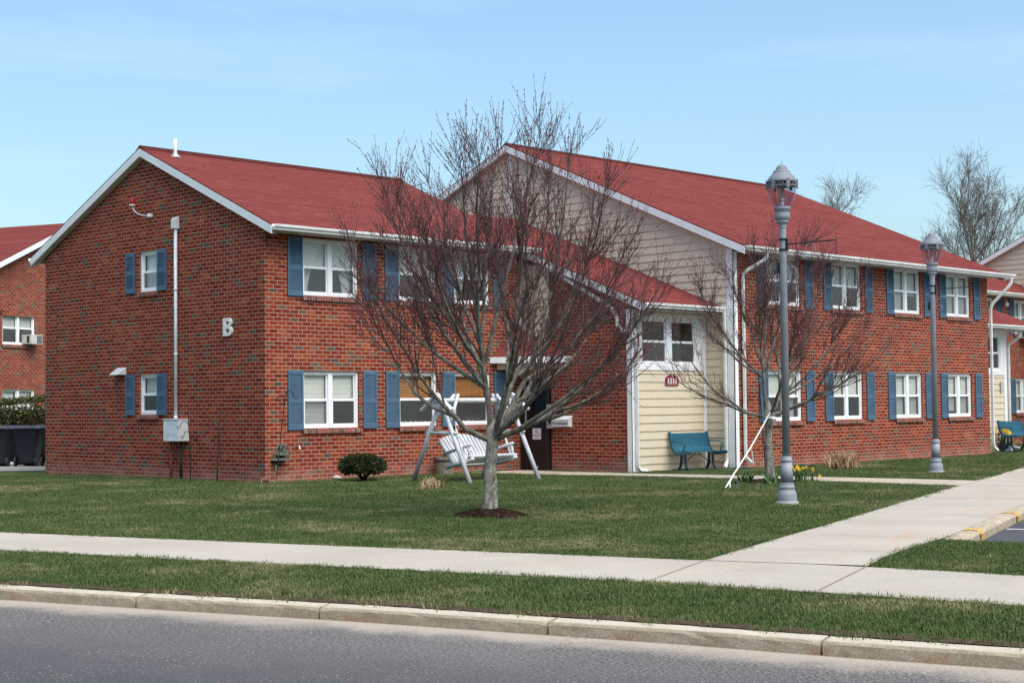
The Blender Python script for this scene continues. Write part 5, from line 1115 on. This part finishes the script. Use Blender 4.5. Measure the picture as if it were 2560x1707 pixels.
def reader():
    t = thing('card_reader', 'black card reader with a red light on the brick wall above the newspaper box', 'card reader', (26.544, 24.27, 1.43)); MB().box(-.06, -.002, -.08, .08, -.085, .085).build('case', DARK, t, bevel=.006)
    m = bpy.data.materials.new('red_led'); m.use_nodes = True; b = m.node_tree.nodes['Principled BSDF']; b.inputs['Base Color'].default_value = (.4, .01, .01, 1); b.inputs['Emission Color'].default_value = (1, .03, .02, 1); b.inputs['Emission Strength'].default_value = .6; MB().box(-.063, -.059, -.03, .03, -.04, -.02).build('indicator', m, t)
reader()
def plaque():
    t = thing('plaque', 'maroon plaque with a white building emblem on the cream siding above the bench', 'plaque', (27.93, 22.203, 2.03)); M_ = simple('plaque_maroon', (.24, .010, .030), .4, .06); W_ = simple('plaque_white', (.75, .72, .72), .5, .05)
    out = [(-.22, -.125), (.22, -.125), (.245, -.02), (.215, .06), (.12, .10), (.03, .135), (-.03, .135), (-.12, .10), (-.215, .06), (-.245, -.02)]; MB().prism(out, -.042, -.024, 'y').build('board', M_, t)
    MB().prism([(x*1.06, z*1.08) for x, z in out], -.0235, -.020, 'y').build('border', W_, t); e = MB()
    for x in (-.135, -.045, .045, .135): e.box(x-.024, x+.024, -.045, -.0425, -.105, .035); e.box(x-.008, x+.008, -.046, -.0451, -.105, -.05, 1)
    e.box(-.012, .012, -.045, -.0425, .055, .12); e.box(-.17, .17, -.045, -.0425, -.02, -.008, 1); e.build('emblem', [W_, M_], t)
plaque()
WOOD = simple('weathered_wood', (.26, .225, .19), .85, .25, 7, bump=.3)
def barrel():
    t = thing('barrel_planter', 'weathered half barrel planter with a green sprout against the wall behind the swing', 'planter', (23.75, 25.16, 0)); b = MB(); b.lathe([(.19, -.02), (.205, .12), (.225, .28), (.235, .40), (.205, .40), (.20, .34), (.02, .34)], 22, flute=lambda j, z: 1-.02*(j % 2)); b.build('barrel', WOOD, t)
    h = MB(); h.lathe([(.229, .30), (.236, .30), (.238, .335), (.231, .335)], 22); h.build('hoop', DPIPE, t); l = tuft('sprout', None, (0, 0), 24, .14, .17, 31, BULB, .9, .018, None); l.parent = t; l.location = (0, 0, .33)
barrel()
def solar():
    t = thing('garden_lantern', 'small clear garden light with a dark cap at the foot of the white rope', 'garden light', (22.55, 16.50, 0)); MB().lathe([(.028, -.02), (.045, .12)], 12).build('cup', LAMPGLASS, t, smooth=True); MB().lathe([(.065, .118), (.068, .128), (.045, .145), (.02, .155)], 14).build('cap', DARK, t, smooth=True); MB().tube([(0, 0, -.05), (0, 0, .12)], .008, 6).build('stem', BOXG, t)
solar()
ROPE = simple('white_rope', (.72, .72, .66), .85, .15, 40, bump=.5)
def rope():
    t = thing('guy_rope', 'white braided rope staking the smaller plum tree to the lawn', 'rope', (22.39, 16.67, 0)); top = Vector((25.0-22.39, 17.46-16.67, 1.36)); P = lambda s_, o: top*s_+Vector((0, 0, -.05*math.sin(math.pi*s_)))+o
    f = MB()
    for k in range(3): f.tube([P(s_, Vector((-.3*math.sin(s_*60+k*2.1), .5*math.sin(s_*60+k*2.1), math.cos(s_*60+k*2.1)))*.011) for s_ in np.linspace(.20, 1, 90)], .0075, 5)
    f.build('strand', ROPE, t); g = MB(); g.tube([P(.21, Vector()), P(.08, Vector((0, 0, -.02))), Vector((.02, .02, -.03))], [.014, .016, .010], 6); g.build('strand', ROPE, t); g = MB(); g.tube([P(.22, Vector()), Vector((.30, .08, .12)), Vector((.17, -.02, -.03))], .011, 6); g.build('strand', ROPE, t); g = MB(); g.tube([P(.545, Vector()), P(.55, Vector((.03, 0, -.12))), P(.56, Vector((.05, 0, -.34)))], .013, 6); g.build('tail', ROPE, t)
    MB().tube([top+Vector((.02, .05, -.16)), top+Vector((.02, .05, -.12))], .10, 12).build('tape', WHITE, t); MB().box(-.06, .06, -.05, .05, -.12, 0, 0, Matrix.Translation(top+Vector((-.04, -.04, -.17)))).build('padding_block', WOOD, t)
rope()
def pot(name, label, c, r, h, mat, blooms, seed, lf=.34):
    g = np.random.default_rng(seed); t = thing(name, label, 'flower pot', (*c, 0), 0, 'flower pots by the far bench'); MB().lathe([(r*.8, -.01), (r, h), (r*1.04, h), (r*.95, h-.03), (.02, h-.04)], 18).build('pot', mat, t, smooth=False); l = tuft('foliage', None, (0, 0), 34, r*1.6, lf, seed, BULB, .6, .013, None); l.parent = t; l.location = (0, 0, h-.04)
    by = {}
    for x, z, col in blooms: by.setdefault(col, []).append((x, z))
    for col, L in by.items():
        f = MB(); [flower(f, HX*x+Vector((g.normal(0, .05), 0, z)), .062 if col[0] > .6 else .05, 0, g) for x, z in L]; f.build('flower_head', get(('fl', col), lambda: simple('petal', col, .6, .1, 20)), t)
Yc, Rc, Pc = (.80, .55, .05), (.35, .02, .03), (.62, .30, .45)
pot('flower_pot', 'black pot of yellow and red tulips beside the far downspout', (42.72, 21.86), .125, .28, DARK, [(-.14, .63, Yc), (.06, .64, Yc), (.10, .58, Yc), (.20, .61, Yc), (.17, .56, Yc), (.22, .54, Yc), (-.08, .52, Rc), (.02, .50, Rc), (.06, .44, Rc), (-.11, .31, Pc), (-.06, .29, Pc), (-.02, .33, Pc)], 41)
pot('flower_pot', 'pale pot with one yellow bloom next to the black tulip pot', (42.95, 21.72), .085, .20, BOXG, [(.05, .36, Yc), (.06, .28, Yc)], 42, .16)
for lab, (x, y), rz, L in (('green splash mat at the foot of the downspout left of the teal bench', (27.75, 21.95), -10, 1.0), ('green drain mat under the downspout by the roped tree', (30.2, 21.05), -5, 1.3), ('thin green drain mat under the far downspout', (42.4, 21.75), -5, .9), ('small green drain mat by the white corner board beside the bench', (28.95, 21.35), -20, .5)):
    m_ = MB(); m_.prism([(-.11, 0), (.11, 0), (.13, .045), (.105, .05), (.09, .018), (-.09, .018), (-.105, .05), (-.13, .045)], 0, L, 'x'); tag(m_.build('splash_mat', simple('mat_green', (.012, .075, .060), .5, .15) if 'MATG' not in MAT else MAT['MATG'], None, (x, y, .004), R(rz)), lab, 'drain mat', 'green drain mats')
def rock(name, label, c, r, mat, cat, seed, sq=(1, 1, .7)):
    bm = bmesh.new(); bmesh.ops.create_icosphere(bm, subdivisions=3, radius=r); g = np.random.default_rng(seed); ph = g.uniform(0, 6, 6)
    for v in bm.verts: k = 1+.12*math.sin(v.co.x/r*2.3+ph[0])+.10*math.sin(v.co.y/r*3.1+ph[1])+.08*math.sin(v.co.z/r*4+ph[2]); v.co = Vector((v.co.x*sq[0], v.co.y*sq[1], v.co.z*sq[2]))*k
    me = bpy.data.meshes.new(name); bm.to_mesh(me); bm.free(); me.materials.append(mat); return tag(put(name, me, None, c), label, cat)
rock('stone', 'rough white stone on the grass left of the yew bush', (20.86, 25.28, .05), .085, simple('white_stone', (.55, .55, .53), .9, .2, 12, bump=.4), 'stone', 1)
tag(MB().box(-.09, .09, -.05, .05, -.02, .045).build('loose_brick', simple('orange_brick', (.36, .10, .05), .9, .2), None, (20.05, 25.2, 0), R(15), bevel=.006), 'loose orange brick lying in the grass along the wall foot', 'brick')
def ornament():
    t = thing('garden_ornament', 'small brown rounded garden figure with pale studs at the brick corner', 'garden figure', (18.95, 25.25, 0)); b = rock('body', None, (0, 0, .07), .085, simple('ornament_brown', (.17, .075, .05), .7, .2, 14), None, 4, (1.1, 1, .85)); b.parent = t; s_ = MB()
    for a in range(9): an = a*.7; s_.lathe([(.012, -.01), (.014, .0), (.008, .012)], 7, 0, (-.075*math.cos(an*.4)-.01, -.06+.013*a, .03+.055*abs(math.sin(an))))
    s_.build('stud', simple('stud_pale', (.60, .55, .50), .6, .1), t)
ornament()
for i, (x, c_) in enumerate(((22.86, (.5, .5, .5)), (22.98, (.55, .5, .3)), (23.10, (.6, .6, .6)), (23.24, (.6, .58, .55)), (23.38, (.5, .35, .35)), (23.53, (.6, .3, .1)), (23.68, (.5, .4, .15)), (24.56, (.6, .5, .6)), (24.70, (.3, .3, .3)), (24.84, (.5, .25, .25)), (25.0, (.55, .5, .1)), (25.12, (.5, .4, .3)))):
    b = MB(); b.lathe([(.018, 0), (.022, .02), (.012, .045), (.020, .062), (.014, .085)], 9); tag(b.build('sill_ornament', simple('trinket', c_, .5, .1), None, (x, YA+.16, 1.10), 0, True), 'tiny figure in the row standing inside the wooden blind windows', 'ornament', 'tiny figures inside the wooden blind windows')
def air_con(label, loc, rz):
    t = thing('air_conditioner', label, 'air conditioner', loc, rz, 'window air conditioners'); MB().box(-.30, .30, -.36, .06, 0, .33).build('case', simple('ac_cream', (.60, .59, .54), .5, .08), t, bevel=.01); g = MB(); g.box(.0, .26, -.366, -.359, .03, .30); g.build('grille', simple('ac_grille', (.16, .17, .18), .5, .5, 40), t); v = MB(); v.box(-.307, -.299, -.28, -.18, .05, .28); v.build('side_vent', DARK, t)
p = J.matrix_basis @ Vector((.55, 0, 3.80)); air_con('boxy air conditioner in the upper window of the distant brick gable', p, AJ)
air_con('air conditioner under the upper window at the photo edge, above the far bench', (51.55, YA, 3.62), 0)

# ------------------------------------------------------------------ bins on their slab
PADM = concrete_mat('bin_slab', (.42, .40, .37), (.50, .47, .43), .2, False).mat; GRV = concrete_mat('gravel_grey', (.20, .20, .21), (.34, .34, .34), .5, False).mat
poly_obj('slab', [(20.9, 36.2), (19.0, 37.6), (15, 41.5), (19, 45.5), (26, 39)], .06, PADM, 'structure', .15); poly_obj('gravel_strip', [(20.4, 35.5), (18.4, 36.9), (14, 41.5), (14.6, 42), (20.95, 36.3)], .012, GRV)
BIN = simple('bin_plastic', (.012, .014, .022), .45, .2, 3, .4); BLID = simple('bin_lid', (.045, .050, .085), .40, .15, 3, .45)
def wheelie():
    t = thing('wheeled_bin', '', 'bin', (0, 0, 0), 0, 'black wheeled bins on the slab'); b = MB()
    lo, hi = [(-.21, -.26), (.21, -.26), (.21, .22), (-.21, .22)], [(-.29, -.36), (.29, -.36), (.29, .34), (-.29, .34)]; b.add([(x, y, .08) for x, y in lo]+[(x, y, .93) for x, y in hi], [(3, 2, 1, 0), (0, 1, 5, 4), (1, 2, 6, 5), (2, 3, 7, 6), (3, 0, 4, 7)]); b.box(-.30, .30, -.37, .35, .925, .965); b.box(-.20, .20, -.27, -.24, .0, .10); b.box(-.10, .10, -.345, -.318, .55, .58); b.build('body', BIN, t, bevel=.012)
    l = MB(); l.add([(-.31, -.40, .968), (.31, -.40, .968), (.31, .37, .968), (-.31, .37, .968), (-.26, -.33, 1.02), (.26, -.33, 1.02), (.26, .33, 1.045), (-.26, .33, 1.045)], [(0, 1, 2, 3), (4, 5, 6, 7), (0, 1, 5, 4), (1, 2, 6, 5), (2, 3, 7, 6), (3, 0, 4, 7)]); l.build('lid', BLID, t, bevel=.012); MB().tube([(-.25, .40, .97), (.25, .40, .97)], .018, 8).build('handle', BIN, t)
    for s_ in (-1, 1): MB().tube([(s_*.24, .23, .125), (s_*.29, .23, .125)], .125, 18).build('wheel', DARK, t)
    return t
Wb = wheelie(); back = Vector((FW.x, FW.y, 0)).normalized()
spots = [(20.72, 37.55, 'navy lidded bin standing fully in view at the front of the slab'), (20.19, 38.10, 'front bin cut by the photo edge beside the navy lidded one'), (21.20, 37.06, 'front bin half hidden behind the near brick gable corner'), (21.15, 38.75, 'back row bin above the gap between the front bins'), (21.68, 38.2, 'back row bin nearest the brick gable, under the hedge'), (20.6, 39.3, 'back row bin at the photo edge under the hedge')]
for i, (x, y, lab) in enumerate(spots):
    o = Wb if i == 0 else copy_tree(Wb); o.location = (x, y, .062); o.rotation_euler = (0, 0, YAW-R(90)+R(180 if i < 3 else 176)+R([0, 3, -3, 2, -2, 4][i])); o['label'] = lab

# ------------------------------------------------------------------ grass
def blade_mat():
    m = Mat('grass_blades', .6, .2); o = m.world(); oi = m.node('ShaderNodeObjectInfo'); ge = m.node('ShaderNodeNewGeometry'); r = S(m.nt, ge.outputs['Random Per Island']); ri = S(m.nt, oi.outputs['Random'])
    a = m.noise(o, .9, 4); b = m.noise(o, .45, 5, .6); c_ = m.noise(o, 3.2, 4, .65)
    g = m.mix(a.ramp(.32, .68), (.048, .084, .020), (.078, .118, .032)); g = m.mix(r*.5, g, (.105, .145, .048)); g = m.mix(c_.ramp(.55, .75)*.45, g, (.125, .150, .055))
    dry = (b.ramp(.48, .68)*c_.ramp(.35, .60)*.80 + ri.gt(.92)*.40)*r.ramp(.1, .6); g = m.mix(dry, g, (.40, .32, .19)); m.color(g)
    return m.mat
GB = blade_mat()
def grass_tuft(seed, n, rad, h, w):
    g = np.random.default_rng(seed); V, Q = [], []; k = 0
    for i in range(n):
        q = rad*math.sqrt(g.random()); a0 = g.uniform(0, 6.28); b = np.array([q*math.cos(a0), q*math.sin(a0), -.005]); a = g.uniform(0, 6.28); t = abs(g.normal(0, .42)); L = h*g.uniform(.5, 1.25); d = np.array([math.cos(a)*math.sin(t), math.sin(a)*math.sin(t), math.cos(t)]); wv = unit(np.array([-math.sin(a+g.normal(0, .8)), math.cos(a), 0]))*w*g.uniform(.7, 1.3)
        p1 = b+d*L*.55; p2 = p1+unit(d+np.array([math.cos(a), math.sin(a), -.3])*.6)*L*.45; V += [b-wv, b+wv, p1+wv*.75, p1-wv*.75, p2]; Q += [(k, k+1, k+2, k+3), (k+3, k+2, k+4, k+4)]; k += 5
    Q = np.array(Q); quads = Q[Q[:, 2] != Q[:, 3]]; tris = Q[Q[:, 2] == Q[:, 3]][:, :3]; return fast_mesh('grass_tuft', np.array(V), quads, tris, [GB])
tc_ = bpy.data.collections.new('grass_tufts')
for i in range(5): tc_.objects.link(bpy.data.objects.new('grass_tuft', grass_tuft(60+i, 36, .075, .034, .0020)))
def inside(P, poly):
    x, y = P[:, 0], P[:, 1]; r = np.zeros(len(P), bool); n = len(poly)
    for i in range(n):
        (x0, y0), (x1, y1) = poly[i], poly[(i+1) % n]; c = ((y0 > y) != (y1 > y)) & (x < (x1-x0)*(y-y0)/((y1-y0) if y1 != y0 else 1e-9)+x0); r ^= c
    return r
def scatter():
    g = np.random.default_rng(77); out = []
    bd = [SWB, swt_full]
    zones = [(5, 17, -3, 22, 330, 'near'), (8, 34, 2, 46, 170, 'far'), (28, 60, 4, 40, 60, 'far')]
    swpoly = swt_full + SWB[::-1]; wpoly = WL + WR[::-1]; ppoly = PT + PB[::-1]; lawn = KB[::-1] + [(-60, 320), (420, 320), (420, 146)] + PK[::-1] + PN[1:]
    bld = [[(19.215, 25.53), (26.545, 25.53), (26.545, 22.2), (29.2, 22.2), (29.2, 21.37), (41.12, 21.37), (41.12, 22.2), (43.7, 22.2), (43.7, 25.5), (60, 25.5), (60, 60), (26, 60), (19.215, 34.1)], [(20.9, 36.2), (19.0, 37.6), (15, 41.5), (19, 45.5), (26, 39)], [(20.4, 35.5), (18.4, 36.9), (14, 41.5), (14.6, 42), (20.95, 36.3)]]
    mul = [((15.25, 15.27), .50), ((24.75, 17.35), .62), ((30.7, 19.6), .42), ((20.75, 24.35), .34), ((19.56, 13.41), .17), ((29.85, 16.75), .17)]
    seen = None
    for x0, x1, y0, y1, dens, zn in zones:
        n = int((x1-x0)*(y1-y0)*dens); P = np.stack([g.uniform(x0, x1, n), g.uniform(y0, y1, n)], 1); dpt = P[:, 0]*FW.x+P[:, 1]*FW.y; lat = P[:, 0]*_rt.x+P[:, 1]*_rt.y
        k = (dpt > 7) & (np.abs(lat) < dpt*.40+2.0)
        if zn == 'near': k &= dpt < 17.5
        elif dens == 170: k &= (dpt >= 17.5) & (dpt < 36)
        else: k &= dpt >= 36
        # thin out with distance
        k &= g.random(n) < np.clip((21./dpt)**1.1 if zn == 'near' else (30./dpt)**1.3, .15, 1); P = P[k]
        k = inside(P, lawn) & ~inside(P, wpoly) & ~inside(P, ppoly) & ~inside(P, swpoly)
        for b in bld: k &= ~inside(P, b)
        for c, r in mul: k &= np.hypot(P[:, 0]-c[0], P[:, 1]-c[1]) > r*.93
        out.append(P[k])
    P = np.concatenate(out)
    # soil shows along the kerb: fewer tufts there
    kl = np.array(resample(KB[3:14], .3)); dk = np.min(np.hypot(P[:, None, 0]-kl[None, :, 0], P[:, None, 1]-kl[None, :, 1]), 1) if len(P)*len(kl) < 4e7 else np.full(len(P), 9.)
    P = P[(dk > .16) & ((dk > .30) | (g.random(len(P)) < .55))]
    E = []                                                    # taller ragged tufts hanging over the pavement edges
    for ln, dens in ((SWB, 9), (swt_full, 5), (WL[:6], 4), (WR[:4], 7), (KB[4:12], 5)):
        rs = np.array(resample(ln, .02)); m = int(len(rs)*.02*dens); i = g.integers(0, len(rs), m); E.append(rs[i]+g.normal(0, .022, (m, 2)))
    E = np.concatenate(E); E = E[~inside(E, wpoly) & ~inside(E, ppoly) & ~((np.hypot(E[:, 0]-12.33, E[:, 1]-8.49) < .74) & inside(E, swpoly+[])) & (np.hypot(E[:, 0]-12.33, E[:, 1]-8.49) > .70)]; dE = E[:, 0]*FW.x+E[:, 1]*FW.y; E = E[(dE > 7) & (dE < 36)]
    allp = np.concatenate([P, E]); sc = np.concatenate([g.uniform(.75, 1.3, len(P)), g.uniform(.8, 1.9, len(E))]); dpt = allp[:, 0]*FW.x+allp[:, 1]*FW.y; sc *= np.clip(dpt/20, 1, 1.5)
    me = bpy.data.meshes.new('grass'); me.vertices.add(len(allp)); me.vertices.foreach_set('co', np.column_stack([allp, np.full(len(allp), .002)]).astype(np.float32).ravel()); a = me.attributes.new('size', 'FLOAT', 'POINT'); a.data.foreach_set('value', sc.astype(np.float32)); a = me.attributes.new('turn', 'FLOAT', 'POINT'); a.data.foreach_set('value', g.uniform(0, 6.28, len(allp)).astype(np.float32)); me.update()
    o = put('grass', me); ng = bpy.data.node_groups.new('grass_scatter', 'GeometryNodeTree'); ng.interface.new_socket('Geometry', in_out='INPUT', socket_type='NodeSocketGeometry'); ng.interface.new_socket('Geometry', in_out='OUTPUT', socket_type='NodeSocketGeometry'); N = ng.nodes.new; gi, go = N('NodeGroupInput'), N('NodeGroupOutput')
    ip = N('GeometryNodeInstanceOnPoints'); ci = N('GeometryNodeCollectionInfo'); ci.inputs['Collection'].default_value = tc_; ci.inputs['Separate Children'].default_value = True; ci.inputs['Reset Children'].default_value = True; ip.inputs['Pick Instance'].default_value = True
    na, nb = N('GeometryNodeInputNamedAttribute'), N('GeometryNodeInputNamedAttribute'); na.data_type = nb.data_type = 'FLOAT'; na.inputs['Name'].default_value = 'size'; nb.inputs['Name'].default_value = 'turn'; cx = N('ShaderNodeCombineXYZ'); lk = ng.links.new
    m2p = N('GeometryNodeMeshToPoints'); lk(gi.outputs[0], m2p.inputs[0]); lk(m2p.outputs[0], ip.inputs['Points']); lk(ci.outputs[0], ip.inputs['Instance']); lk(na.outputs[0], ip.inputs['Scale']); lk(nb.outputs[0], cx.inputs[2]); lk(cx.outputs[0], ip.inputs['Rotation']); lk(ip.outputs[0], go.inputs[0]); md = o.modifiers.new('scatter', 'NODES'); md.node_group = ng; me.materials.append(GB); tag(o, kind='stuff'); print('tufts', len(allp))
scatter()
